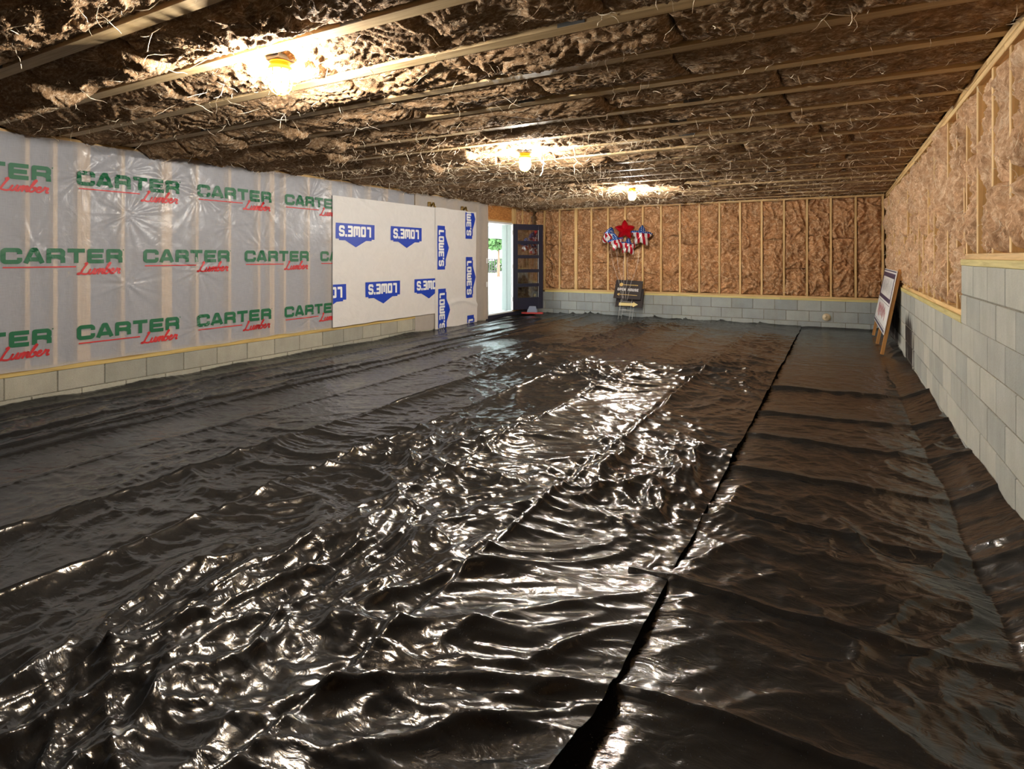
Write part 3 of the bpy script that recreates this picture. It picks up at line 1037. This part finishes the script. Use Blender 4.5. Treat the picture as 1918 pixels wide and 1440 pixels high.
wA = wrap_sheet('house_wrap', wrapA_h, 0.6, 7.95,
                lambda y: ZL + 0.046 + 0.012 * pn(y * 2.2, y * 0, 1.0) + 0.014 * sstep(0.2, 0.5, pn(y * 1.1, y * 0, 9.0)),
                lambda y: ZC - 0.035 + 0.012 * pn(y * 1.5, y * 0, 4.0), M['wrap_woven'])
tag(wA, 'translucent woven house wrap printed CARTER Lumber in green and red, studs showing through', 'house wrap', 'house wrap sheets on the long wall')
wB = wrap_sheet('house_wrap', wrapB_h, 6.051, 8.518, lambda y: ZL + 0.048 + 0.010 * pn(y * 2.5, y * 0, 2.0), lambda y: 2.285 + 0 * y, M['wrap_white'], 0.02)
tag(wB, "white house wrap sheet with upside-down blue LOWE'S logos above the short block wall", 'house wrap', 'house wrap sheets on the long wall')
wC = wrap_sheet('house_wrap', wrapC_h, 8.521, 9.90, lambda y: 0.03 + 0 * y, lambda y: 2.29 + 0.012 * pn(y * 2, y * 0, 2.0), M['wrap_white'], 0.02)
tag(wC, "white house wrap with sideways blue LOWE'S logos hanging to the floor near the doorway", 'house wrap', 'house wrap sheets on the long wall')
wD = wrap_sheet('house_wrap', lambda y, z: 0.014 + 0.004 * pn(y * 3, z * 2, 6.0) + 0.006 * sstep(9.7, 10.1, y) * pn(y * 9, z * 0.7, 2.0), 7.97, 10.40, lambda y: 0.06 + 0 * y, lambda y: ZC - 0.03 + 0.008 * pn(y * 2, y * 0, 7.0), M['wrap_clear'], 0.02)
tag(wD, 'hazy clear plastic sheet with gold print fragments between the white wrap and the door frame', 'house wrap', 'house wrap sheets on the long wall')


def wall_map(hf, off=0.0045):
    def f(y, z):
        return np.stack([XL + hf(y, z) + off, y, z], -1)
    return f


def clip_poly(V, F, ymin, ymax):
    """drop faces whose centre lies outside ymin..ymax and clamp the rest"""
    V = np.array(V, float)
    FF = [f for f in F if ymin <= np.mean([V[i][0] for i in f]) <= ymax]
    V[:, 0] = np.clip(V[:, 0], ymin, ymax)
    return V, FF


def carter(y0, z0, tri=False):
    """logo with its left end at y0, baseline of the capitals at z0"""
    lim = (0.62, 6.60)
    V, F = text2d('CARTER', y0, z0, 0.134, 0.146, 0.024, 0.285)
    # registered dot
    v, f = stroke_quads([(y0 + 1.005, z0 + 0.132), (y0 + 1.015, z0 + 0.132)], 0.012)
    k = len(V); V += v; F += [tuple(i + k for i in q) for q in f]
    V, F = clip_poly(V, F, *lim)
    if F: obj('printed_name', print_mesh('printed_name', V, F, wall_map(wrapA_h)), M['green_ink'], wA)
    V, F = stroke_quads([(y0 + 0.012, z0 - 0.037), (y0 + 0.58, z0 - 0.037)], 0.012, 0.03)
    V = list(V)
    u = 0.0615
    for pl in LUMBER:
        pts = [(y0 + 0.600 + (p[0] * 1.48 - 0.0) * u + p[1] * 0.16 * u, z0 - 0.110 + p[1] * u) for p in catmull(pl, 4)]
        v, f = stroke_quads(pts, 0.0175)
        k = len(V); V += v; F += [tuple(i + k for i in q) for q in f]
    V, F = clip_poly(V, F, *lim)
    if F: obj('printed_script', print_mesh('printed_script', V, F, wall_map(wrapA_h, 0.0055)), M['red_ink'], wA)


for k in range(-1, 4):
    carter(2.797 + 1.216 * (k - 0), 2.088) if k < 3 else None
    carter(2.206 + 1.210 * (k - 0), 1.320)
    carter(2.797 + 1.212 * (k - 0), 0.566) if k < 3 else None


def lowes(parent, hf, y0, z0, ang, clip=None):
    """badge 0.82 x 0.37; local u along the word, v towards the roof peak; ang 180 or -90"""
    W_, Hh = 0.82, 0.235
    badge = [(0, 0), (W_, 0), (W_, Hh), (W_ - 0.065, Hh), (W_ - 0.065, Hh + 0.022), (W_ - 0.19, Hh + 0.022), (W_ / 2, Hh + 0.125),
             (0.19, Hh + 0.022), (0.065, Hh + 0.022), (0.065, Hh), (0, Hh)]
    c, s = math.cos(math.radians(ang)), math.sin(math.radians(ang))

    def tr(V):
        V = np.array(V, float)
        return np.stack([y0 + V[:, 0] * c - V[:, 1] * s, z0 + V[:, 0] * s + V[:, 1] * c], 1)
    # badge as a strip of vertical slices so that it follows the sheet
    us = sorted(set([p[0] for p in badge] + [i * W_ / 28 for i in range(29)]))

    def top(u, side):
        d = min(u, W_ - u)
        if d < 0.065 - 1e-9 or (abs(d - 0.065) < 1e-9 and side < 0): return Hh
        if d < 0.19: return Hh + 0.022
        return Hh + 0.022 + (d - 0.19) / (W_ / 2 - 0.19) * 0.103
    V = []; F = []
    for a, b in zip(us[:-1], us[1:]):
        m = (a + b) / 2; dm = min(m, W_ - m)
        ta = tb = Hh if dm < 0.065 else Hh + 0.022
        if dm > 0.19: ta, tb = top(a, 1), top(b, 1)
        n = 6
        k = len(V)
        for j in range(n + 1):
            V += [(a, ta * j / n), (b, tb * j / n)]
        F += [(k + 2 * j, k + 2 * j + 1, k + 2 * j + 3, k + 2 * j + 2) for j in range(n)]
    V2 = tr(V)

    def clipped(V2, F):
        if clip is None: return V2, F
        y_a, y_b, z_a, z_b = clip
        FF = [f for f in F if y_a <= np.mean([V2[i][0] for i in f]) <= y_b and z_a <= np.mean([V2[i][1] for i in f]) <= z_b]
        V2 = np.stack([np.clip(V2[:, 0], y_a, y_b), np.clip(V2[:, 1], z_a, z_b)], 1)
        return V2, FF
    V2, F = clipped(V2, F)
    b = obj('printed_badge', print_mesh('printed_badge', V2, F, wall_map(hf)), M['blue_ink'], parent)
    V, F = text2d("LOWE'S", 0.085, 0.035, 0.165, 0.098, 0.024, 0.23, {"'": 0.25, 'W': 1.35, 'L': 0.95})
    # extra subdivision keeps the clip edge straight
    V2, F = clipped(tr(V), F)
    obj('printed_letters', print_mesh('printed_letters', V2, F, wall_map(hf, 0.0065)), M['white_ink'], b)


cB = (6.053, 8.512, 0.3, 2.28)
lowes(wB, wrapB_h, 6.925, 1.885, 180)
lowes(wB, wrapB_h, 8.125, 1.890, 180)
lowes(wB, wrapB_h, 7.540, 0.978, 180)
lowes(wB, wrapB_h, 8.745, 0.984, 180, cB)
lowes(wB, wrapB_h, 6.315, 0.970, 180, cB)
cC = (8.523, 9.88, 0.05, 2.275)
lowes(wC, wrapC_h, 8.585, 1.960, -90)
lowes(wC, wrapC_h, 8.610, 0.780, -90, cC)
lowes(wC, wrapC_h, 9.505, 2.560, -90, cC)
lowes(wC, wrapC_h, 9.520, 1.375, -90)
lowes(wC, wrapC_h, 9.540, 0.205, -90, cC)
# gold letter fragments on the clear sheet above the white wraps
for y in (8.33, 9.38):
    V, F = [], []
    for pl in ([(0, 0), (0, .07), (.045, .075), (.06, .0)], [(.06, .0), (.10, .07), (.13, .075), (.13, .03), (.17, .0)], [(.02, .03), (.15, .05)]):
        v, f = stroke_quads([(y + p[0] * 1.3, 2.292 + p[1]) for p in pl], 0.03)
        k = len(V); V += v; F += [tuple(i + k for i in q) for q in f]
    obj('printed_fragment', print_mesh('printed_fragment', V, F, lambda a, b: np.stack([XL + 0.03 + 0 * a, a, b], -1)), M['gold_ink'], wD)


# ------------------------------------------------------------------ door in the left wall
door = empty('door_1', (XL, DY1, DZ0)); tag(door, kind='structure')


def dpart(name, x0, x1, y0, y1, z0, z1, mat, parent=None, b=0.003):
    o = bbox(name, x0, x1, y0, y1, z0, z1, mat, parent or door, b)
    o.location -= Vector((XL, DY1, DZ0))
    return o


dpart('jamb', XL - WT, XL - 0.01, DY1, DY1 + 0.03, DZ0, DZ1, M['grey_paint'])
dpart('jamb', XL - WT, XL + 0.004, DY0 - 0.03, DY0, DZ0, DZ1, M['grey_paint'])
dpart('jamb_edge', XL - 0.008, XL + 0.006, DY1 - 0.006, DY1 + 0.032, DZ0, DZ1, M['white_paint'])
dpart('head_jamb', XL - WT, XL + 0.004, DY0 - 0.03, DY1 + 0.03, DZ1 - 0.03, DZ1 + 0.01, M['white_paint'])
dpart('threshold', XL - WT, XL + 0.02, DY0 - 0.03, DY1 + 0.03, DZ0 - 0.03, DZ0, M['white_paint'])
dpart('door_skirt', XL - 0.10, XL + 0.003, DY0 - 0.1, YB, 0.02, DZ0 - 0.03, M['navy'])
for z in (0.74, 1.24):
    dpart('strike_plate', XL + 0.024, XL + 0.03, 10.30, 10.36, z, z + 0.11, M['white_paint'], None, 0.001)
# leaf, local +x along the leaf from the hinge
LW, LH, LT = 0.84, 1.97, 0.044
leaf = empty('door_leaf'); leaf.parent = door
leaf.location = (0.02, 0.015, 0.012)
leaf.rotation_euler = (0, 0, math.atan2(0.88, 0.47))


def leaf_box(name, x0, x1, y0, y1, z0, z1, mat, b=0.004):
    return bbox(name, x0, x1, y0, y1, z0, z1, mat, leaf, b)


SW, TR, BR = 0.13, 0.13, 0.27
leaf_box('stile', 0, SW, -LT / 2, LT / 2, 0, LH, M['navy'])
leaf_box('stile', LW - SW, LW, -LT / 2, LT / 2, 0, LH, M['navy'])
leaf_box('rail', SW, LW - SW, -LT / 2, LT / 2, 0, BR, M['navy'])
leaf_box('rail', SW, LW - SW, -LT / 2, LT / 2, LH - TR, LH, M['navy'])
n = 5; mw = 0.075
ph = (LH - TR - BR - (n - 1) * mw) / n
for k in range(n):
    z = BR + k * (ph + mw)
    if k < n - 1: leaf_box('glazing_bar', SW, LW - SW, -LT / 2, LT / 2, z + ph, z + ph + mw, M['navy'])
    leaf_box('pane', SW, LW - SW, -0.004, 0.004, z, z + ph, M['glass'], 0.0005)
    leaf_box('pane_trim', LW - SW - 0.006, LW - SW, -LT / 2 - 0.001, -LT / 2 + 0.003, z, z + ph, M['white_paint'], 0.001)
leaf_box('edge_strip', -0.006, 0.0, -LT / 2, LT / 2, 0, LH, M['white_paint'], 0.001)
for z in (0.2, 0.95, 1.72):
    leaf_box('hinge', -0.02, 0.003, -LT / 2 - 0.008, LT / 2 + 0.008, z, z + 0.1, M['hinge'], 0.002)

# ------------------------------------------------------------------ outside the door: porch, yard, fence, tree
M['patio'] = plain('pale_concrete', s2l(226, 222, 212), 0.8)
M['porch_white'] = plain('porch_paint', s2l(158, 172, 180), 0.7)
M['iron'] = plain('black_iron', s2l(24, 24, 26), 0.5)
M['leaf'] = plain('leaves', s2l(66, 98, 58), 0.8, 0, 0.2)
M['bark'] = plain('bark', s2l(92, 74, 58), 0.9)
yard = slab('yard', -70, XL - 0.15, -12, 75, -0.12, 0.06, mat=M['patio'])
porch = slab('porch_roof', XL - 5.6, XL - 0.15, 8.0, 22.0, 2.55, 2.70, mat=M['porch_white'])
beam = bbox('porch_beam', XL - 5.6, XL - 5.45, 8.0, 22.0, 2.12, 2.55, M['porch_white'], porch)
for y in (8.3, 21.6):
    bbox('porch_post', XL - 5.65, XL - 5.40, y, y + 0.25, 0.06, 2.12, M['porch_white'], porch)
# fence about 45 m out in the yard
fd = np.array([-math.sin(YAW), math.cos(YAW)]); fr = np.array([math.cos(YAW), math.sin(YAW)])
fc = fd * 46 + fr * (-1.2)
fence = empty('iron_fence', (fc[0], fc[1], 0.06), (0, 0, YAW))
tag(fence, 'low black iron picket fence far out in the bright yard', 'fence')
for z in (0.12, 1.05):
    bbox('rail', -3.2, 3.2, -0.03, 0.03, z, z + 0.10, M['iron'], fence)
for k in range(33):
    bbox('picket', -3.2 + 0.2 * k - 0.035, -3.2 + 0.2 * k + 0.035, -0.02, 0.02, 0, 1.18, M['iron'], fence, 0.002)


def tree(x, y, h0, h1, rad, sd, label):
    t = empty('yard_tree', (x, y, 0.06)); tag(t, label, 'tree', 'trees in the yard')
    obj('trunk', tube_mesh('trunk', [(0, 0, 0), (0.03, 0, h0 * 0.6), (0, 0.05, (h0 + h1) / 2)], 0.11, 8, True, 0.05), M['bark'], t)
    r = np.random.RandomState(sd)
    n = 2600
    P = r.normal(size=(n, 3)); P /= np.linalg.norm(P, axis=1)[:, None]
    P *= (r.uniform(0, 1, n) ** 0.4)[:, None]
    P = P * np.array([rad, rad, (h1 - h0) / 2]) + np.array([0, 0, (h0 + h1) / 2])
    VV = []; FF = []
    for i, p in enumerate(P):
        a = r.normal(size=3); a /= np.linalg.norm(a); b = np.cross(a, r.normal(size=3)); b /= np.linalg.norm(b)
        s = r.uniform(0.12, 0.26)
        VV += [p - a * s, p + b * s * 0.5, p + a * s, p - b * s * 0.5]; FF.append((4 * i, 4 * i + 1, 4 * i + 2, 4 * i + 3))
    f = obj('foliage', np_mesh('foliage', np.array(VV), np.array(FF), False), M['leaf'], t); f['kind'] = 'stuff'


hc = fd * 47.5 + fr * (-1.3)
hg = empty('low_hedge', (hc[0], hc[1], 0.06), (0, 0, YAW)); tag(hg, 'low dark hedge growing right behind the iron fence', 'hedge')
r_ = np.random.RandomState(9)
VV = []; FF = []
for i in range(3000):
    p = np.array([r_.uniform(-3, 3), r_.uniform(-0.4, 0.4), 0.05 + 1.0 * r_.uniform(0, 1)]); p[2] += 0.12 * math.sin(p[0] * 4)
    a = r_.normal(size=3); a /= np.linalg.norm(a); b = np.cross(a, r_.normal(size=3)); b /= np.linalg.norm(b)
    VV += [p - a * 0.13, p + b * 0.07, p + a * 0.13, p - b * 0.07]; FF.append((4 * i, 4 * i + 1, 4 * i + 2, 4 * i + 3))
hf_ = obj('foliage', np_mesh('foliage', np.array(VV), np.array(FF), False), M['leaf'], hg); hf_['kind'] = 'stuff'
tp = fd * 38 + fr * (-0.9)
tree(tp[0], tp[1], 1.7, 4.6, 1.6, 3, 'leafy green tree in the yard standing before the iron fence')
tp = fd * 55 + fr * (-3.0)
tree(tp[0], tp[1], 1.9, 6.5, 2.4, 4, 'taller green tree rising behind the iron fence')


# ------------------------------------------------------------------ caged ceiling lamps
def jar_lamp(loc, label):
    t = empty('caged_lamp', loc)
    tag(t, label, 'lamp', 'caged bulbs on the ceiling')
    bx = bbox('junction_box', -0.055, 0.055, -0.055, 0.055, -0.012, 0.03, M['metal'], t)
    obj('base', lathe_mesh('base', [(0.02, 0.0), (0.058, -0.004), (0.060, -0.014), (0.05, -0.022), (0.042, -0.036), (0.02, -0.038)]), M['orange'], t).location.z = -0.012
    obj('collar', lathe_mesh('collar', [(0.04, -0.044), (0.064, -0.046), (0.066, -0.056), (0.062, -0.072), (0.055, -0.073)]), M['yellow_guard'], t)
    prof = [(0.03, -0.072)] + [(0.047 * math.cos(a), -0.135 - 0.062 * math.sin(a)) for a in [-0.9, -0.6, -0.3, 0, 0.3, 0.6, 0.9, 1.2, 1.5]]
    obj('glass_jar', lathe_mesh('glass_jar', prof, 20), M['jar'], t)
    for k in range(8):
        a = 2 * math.pi * k / 8 + 0.2
        pts = [(0.063 * math.cos(a), 0.063 * math.sin(a), -0.068), (0.064 * math.cos(a), 0.064 * math.sin(a), -0.15)]
        for q in (0.4, 0.8, 1.2, 1.5):
            r_ = 0.064 * math.cos(q)
            pts.append((r_ * math.cos(a), r_ * math.sin(a), -0.15 - 0.062 * math.sin(q)))
        obj('guard_rib', tube_mesh('guard_rib', pts, 0.003, 5), M['yellow_guard'], t)
    ring = [(0.065 * math.cos(2 * math.pi * k / 24), 0.065 * math.sin(2 * math.pi * k / 24), -0.15) for k in range(25)]
    obj('guard_ring', tube_mesh('guard_ring', ring, 0.003, 5, False), M['yellow_guard'], t)
    return t


jar_lamp((-2.83, 2.25, ZC - 0.005), 'glowing caged bulb on an orange base, hanging clear of sagging insulation beside wide chords')
jar_lamp((-2.93, 5.45, ZC - 0.03), 'glowing caged bulb beside pale insulation strands hanging from the ceiling')
jar_lamp((-2.92, 9.12, ZC - 0.03), 'glowing caged bulb on the ceiling near the balloons')

# strands hanging beside the middle lamp
for (x, y, L, w) in ((-2.78, 5.56, 0.30, 0.014), (-2.62, 5.5, 0.16, 0.007), (-2.42, 5.62, 0.30, 0.010)):
    r = random.Random(int(L * 1000 + x * 77))
    pts = [(x, y, ZC + 0.02)]
    for k in range(7):
        pts.append((x + r.uniform(-.02, .02) * (1 + k * .2), y + r.uniform(-.02, .02), ZC + 0.02 - L * (k + 1) / 7))
    s_ = obj('hanging_strand', tube_mesh('hanging_strand', pts, w, 6, True, 0.003), M['fibre'], ceiling)


# ------------------------------------------------------------------ star balloons by the back wall
def star_mesh(name, R=0.22, inner=0.56, depth=0.115):
    na, nr = 80, 14
    V = []; F = []
    for side in (1, -1):
        for i in range(nr + 1):
            s = i / nr
            for k in range(na):
                th = 2 * math.pi * k / na + math.pi / 2
                ph_ = (k % (na // 5)) / (na // 5)
                q = abs(2 * ph_ - 1)               # 1 at the tips, 0 at the notches
                rr = R * (inner + (1 - inner) * q ** 1.25)
                z = depth * (1 - s ** 2.2) ** 0.62 * (0.82 + 0.18 * math.cos(2 * math.pi * ph_)) if s > 0 else depth
                wr = 0.004 * math.sin(k * 2.1) * s * (1 - s) * 4
                V.append((rr * s * math.cos(th), -side * (z + wr * (s < 1)) , rr * s * math.sin(th)))
    m = (nr + 1) * na
    for sd in range(2):
        for i in range(nr):
            for k in range(na):
                a, b = i * na + k, i * na + (k + 1) % na
                f = (a + sd * m, b + sd * m, b + na + sd * m, a + na + sd * m)
                F.append(f if sd == 0 else f[::-1])
    me = py_mesh(name, V, F, True)
    import bmesh
    bm = bmesh.new(); bm.from_mesh(me)
    bmesh.ops.remove_doubles(bm, verts=bm.verts, dist=1e-4)
    bmesh.ops.recalc_face_normals(bm, faces=bm.faces); bm.to_mesh(me); bm.free()
    return me


def flag_mat():
    m, nt, p = new_mat('flag_foil')
    tc = nt.nodes.new('ShaderNodeTexCoord'); sep = nt.nodes.new('ShaderNodeSeparateXYZ')
    nt.links.new(tc.outputs['Object'], sep.inputs[0])
    x, z = sep.outputs[0], sep.outputs[2]
    ph_ = math_n(nt, 'MULTIPLY', math_n(nt, 'ADD', x, math_n(nt, 'MULTIPLY', z, 0.25)), 62.0)
    st = math_n(nt, 'GREATER_THAN', math_n(nt, 'SINE', ph_), 0.0)
    c = mixc(nt, st, s2l(236, 232, 230), s2l(180, 24, 46))
    # rows of small white stars on the blue field
    fx = math_n(nt, 'SUBTRACT', math_n(nt, 'FRACT', math_n(nt, 'MULTIPLY', x, 26.0)), 0.5)
    fz = math_n(nt, 'SUBTRACT', math_n(nt, 'FRACT', math_n(nt, 'ADD', math_n(nt, 'MULTIPLY', z, 26.0), math_n(nt, 'MULTIPLY', math_n(nt, 'FLOOR', math_n(nt, 'MULTIPLY', x, 26.0)), 0.5))), 0.5)
    dd = math_n(nt, 'ADD', math_n(nt, 'MULTIPLY', fx, fx), math_n(nt, 'MULTIPLY', fz, fz))
    blue = mixc(nt, math_n(nt, 'LESS_THAN', dd, 0.05), s2l(30, 84, 168), s2l(228, 232, 238))
    c = mixc(nt, math_n(nt, 'GREATER_THAN', z, 0.035), c, blue)
    nt.links.new(c, p.inputs['Base Color'])
    p.inputs['Metallic'].default_value = 0.35; p.inputs['Roughness'].default_value = 0.25
    return m


M['flag'] = flag_mat()
M['red_foil'] = plain('red_foil', s2l(206, 14, 34), 0.18, 0.45)
M['string'] = plain('balloon_ribbon', s2l(226, 224, 220), 0.5)
star = star_mesh('foil')
TIE = (-4.04, 12.08, 0.42)


def balloon(loc, rot, sc, mat, label, n):
    t = empty('star_balloon', loc)
    tag(t, label, 'balloon', 'star balloons tied to the open house sign')
    me = star if n == 0 else star.copy()
    me.materials.clear() if me.materials else None
    o = bpy.data.objects.new('foil_body', me); me.materials.append(mat); link(o, t)
    o.rotation_euler = rot; o.scale = (sc, sc, sc)
    b = Vector((0, 0, -0.19 * sc)); e = Vector(TIE) - Vector(loc) + Vector((0.02 * n - 0.04, 0, 0))
    pts = [b + (e - b) * (k / 8) + Vector((0.015 * math.sin(k * 1.3 + n), 0, -0.03 * math.sin(math.pi * k / 8))) for k in range(9)]
    obj('ribbon', tube_mesh('ribbon', pts, 0.0022, 4), M['string'], t)


R_ = math.radians
balloon((-4.12, 12.34, 1.976), (R_(6), 0, R_(12)), 1.05, M['red_foil'], 'plain shiny red star balloon above the flag balloons', 0)
balloon((-4.46, 12.26, 1.84), (R_(-20), R_(4), R_(-38)), 0.98, M['flag'], 'flag print star balloon at the outer end of the bunch, beside the open door', 1)
balloon((-4.19, 11.98, 1.696), (R_(-15), R_(-12), R_(48)), 0.95, M['flag'], 'flag print star balloon hanging between the outer flag balloon and the red star', 2)
balloon((-4.01, 12.24, 1.602), (R_(-22), R_(8), R_(35)), 0.98, M['flag'], 'lowest flag print star balloon, right under the red star', 3)
balloon((-3.70, 12.20, 1.83), (R_(-12), R_(6), R_(20)), 1.15, M['flag'], 'largest flag print star balloon, beside the red star with its face showing', 4)


# ------------------------------------------------------------------ open-house yard signs leaning on the back wall
def face_map(V):  # 2-D print on a sign whose face looks along local -Y
    return lambda a, b: np.stack([a, 0 * a - V, b], -1)


def yard_sign(loc, rot, w, h, z0, name, label):
    t = empty('yard_sign', loc, rot); tag(t, label, 'sign', 'open house yard signs')
    pb = bbox('panel', -w / 2, w / 2, -0.005, 0.005, z0, z0 + h, M['black_sign'], t, 0.001)
    for x in (-0.12, 0.12):
        obj('wire_leg', tube_mesh('wire_leg', [(x, 0.007, 0.0), (x, 0.007, z0 + h * 0.7)], 0.0035, 6), M['wire'], t)
    for z in (z0 - 0.06, z0 * 0.45):
        if z > 0.05: obj('wire_rung', tube_mesh('wire_rung', [(-0.12, 0.007, z), (0.12, 0.007, z)], 0.003, 6), M['wire'], t)
    return t, pb


def prn(name, V, F, mat, parent, off=0.0065):
    return obj(name, print_mesh(name, V, F, face_map(off)), mat, parent)


lean = math.atan2(0.42, 0.9)
s1, _ = yard_sign((-4.04, 12.00, 0.03), (-lean, 0, R_(2)), 0.60, 0.44, 0.47, 'a', 'black OPEN HOUSE sign with a thin gold arrow leaning on the back wall')
s1.rotation_euler = (-lean, R_(2.5), R_(3))
for word, x in (('OPEN', -0.235), ('HOUSE', 0.0)):
    for n, ch in enumerate(word):
        V, F = text2d(ch, x + n * 0.049, 0.655, 0.064, 0.036, 0.010, 0.2)
        prn('letter', V, F, M['white_ink'], s1)
V, F = stroke_quads([(-0.20, 0.565), (0.22, 0.565)], 0.012)
v, f = stroke_quads([(-0.175, 0.592), (-0.222, 0.565), (-0.175, 0.538)], 0.014); k = len(V); V += v; F += [tuple(i + k for i in q) for q in f]
prn('sign_arrow', V, F, M['gold'], s1)
V = [(-0.165 + 0.042 * math.cos(a * math.pi / 10), 0.80 + 0.042 * math.sin(a * math.pi / 10)) for a in range(20)]
prn('sign_emblem', V, [tuple(range(20))], M['gold'], s1)
V, F = [], []
for k in range(12):
    x = -0.105 + k * 0.0265
    v, f = stroke_quads([(x, 0.80), (x + 0.019, 0.80)], 0.020); q0 = len(V); V += v; F += [tuple(i + q0 for i in q) for q in f]
prn('sign_company_line', V, F, M['gold'], s1)
s2, _ = yard_sign((-4.0, 12.10, 0.03), (-lean, 0, 0), 0.60, 0.44, 0.27, 'b', 'black sign with a broad pale gold arrow, half hidden behind the OPEN HOUSE sign')
V = [(-0.22, 0.30), (0.10, 0.30), (0.10, 0.275), (0.21, 0.335), (0.10, 0.395), (0.10, 0.37), (-0.22, 0.37)]
prn('sign_arrow', V, [tuple(range(7))], M['pale_gold'], s2)

# ------------------------------------------------------------------ big framed sign leaning on the right wall
# local x runs along the wall away from the far corner, local z up the lean, local -y looks into the room
rs = empty('framed_sign', (0.50, 11.75, 0.03))
tag(rs, 'large white and purple sign on wooden legs leaning against the block wall', 'sign')
up = Vector((0.21, 0, 1.17)).normalized()          # along the lean
al = Vector((0, -1, 0)); bk = up.cross(al)          # local y points at the wall
Mx = Matrix(((al.x, bk.x, up.x), (al.y, bk.y, up.y), (al.z, bk.z, up.z))).to_4x4()
rs.rotation_euler = Mx.to_euler()
SWd, SB, ST_ = 2.30, 0.27, 1.17


def rbox(name, x0, x1, y0, y1, z0, z1, mat, parent=rs, b=0.003):
    return bbox(name, x0, x1, y0, y1, z0, z1, mat, parent, b)


panel = rbox('panel', 0.0, SWd, -0.006, 0.006, SB, ST_, M['white_ink'])
for x in (0.03, 1.15, 2.26):
    rbox('leg', x - 0.019, x + 0.019, 0.008, 0.052, 0.0, ST_ + (0.03 if x > 2 else -0.03), M['frame_wood'])
rbox('cross_rail', 0.0, SWd, 0.053, 0.091, ST_ - 0.12, ST_ - 0.03, M['frame_wood'])


def rprint(name, x0, x1, z0, z1, mat, off=0.0075):
    V = [(x0, -off, z0), (x1, -off, z0), (x1, -off, z1), (x0, -off, z1)]
    return obj(name, py_mesh(name, V, [(0, 1, 2, 3)]), mat, rs)


rprint('purple_field', 0.03, SWd - 0.03, 0.70, 1.12, M['purple'])
rprint('top_line', 0.03, SWd - 0.03, 1.142, 1.16, M['purple'])
rprint('white_field', 0.22, SWd - 0.12, 0.76, 1.05, M['white_ink'], 0.0085)
r = random.Random(8)
for k in range(26):
    x = 0.3 + k * 0.07 + r.uniform(-.02, .02); z0 = 0.77 + r.uniform(0, .1); z1 = 1.04 - r.uniform(0, .12)
    w = r.uniform(0.008, 0.022)
    V = [(x, -0.0095, z0), (x + w, -0.0095, z0), (x + w + 0.05, -0.0095, z1), (x + 0.05, -0.0095, z1)]
    obj('lettering_stroke', py_mesh('lettering_stroke', V, [(0, 1, 2, 3)]), M['dark_line'] if k % 4 == 0 else M['mid_line'], rs)
rprint('thin_line', 0.03, SWd - 0.03, 0.665, 0.672, M['purple'])
r = random.Random(5)
for k in range(15):
    x = 0.45 + k * 0.10; zc_ = 0.52 + 0.03 * math.sin(k * 1.7)
    hh = r.uniform(0.05, 0.10)
    ring = [(x + 0.032 * math.cos(q * math.pi / 4), zc_ + hh * math.sin(q * math.pi / 4)) for q in range(r.choice((6, 7, 9)))]
    V2, F = stroke_quads(ring, 0.022)
    obj('red_lettering', py_mesh('red_lettering', [(p[0], -0.0085, p[1]) for p in V2], F), M['pink_red'], rs)
rprint('bottom_line', 0.03, SWd - 0.03, 0.29, 0.325, M['purple'])
rprint('bottom_thin_line', 0.03, SWd - 0.03, 0.345, 0.352, M['purple'])

# ------------------------------------------------------------------ small things
ps = empty('pipe_stub', (-0.194, YB, 0.223)); tag(ps, 'short beige foam-sealed pipe stub sticking out of the back block wall', 'pipe')
o = obj('foam_collar', lathe_mesh('foam_collar', [(0.02, 0.0), (0.075, 0.0), (0.07, 0.02), (0.05, 0.05), (0.02, 0.055)], 14), M['beige'], ps)
o.rotation_euler = (R_(90), 0, 0)
o = obj('pipe', lathe_mesh('pipe', [(0.02, 0.0), (0.03, 0.0), (0.03, 0.10), (0.02, 0.10)], 14), M['beige'], ps)
o.rotation_euler = (R_(75), 0, R_(-20))

dp = empty('door_prop', (-6.16, 11.80, 0.06), (0, 0, R_(24)))
tag(dp, 'slate grey and red scoop-shaped tool lying on the floor under the open door', 'dustpan')
prof = [(-0.24, 0), (0.24, 0), (0.26, 0.05), (0.24, 0.10), (-0.24, 0.10), (-0.26, 0.05)]
V = [(x, y, 0.0) for x, y in prof] + [(x * 0.97, y, 0.035) for x, y in prof]
F = [tuple(range(5, -1, -1)), tuple(range(6, 12))] + [(i, (i + 1) % 6, 6 + (i + 1) % 6, 6 + i) for i in range(6)]
obj('base', py_mesh('base', V, F), M['tray_red'], dp)
V = [(-0.12, 0.02, 0.035), (0.12, 0.02, 0.035), (0.12, 0.09, 0.035), (-0.12, 0.09, 0.035), (-0.085, 0.06, 0.17), (0.085, 0.06, 0.17), (0.085, 0.08, 0.17), (-0.085, 0.08, 0.17)]
obj('scoop', py_mesh('scoop', V, BOXF), M['tray_grey'], dp)
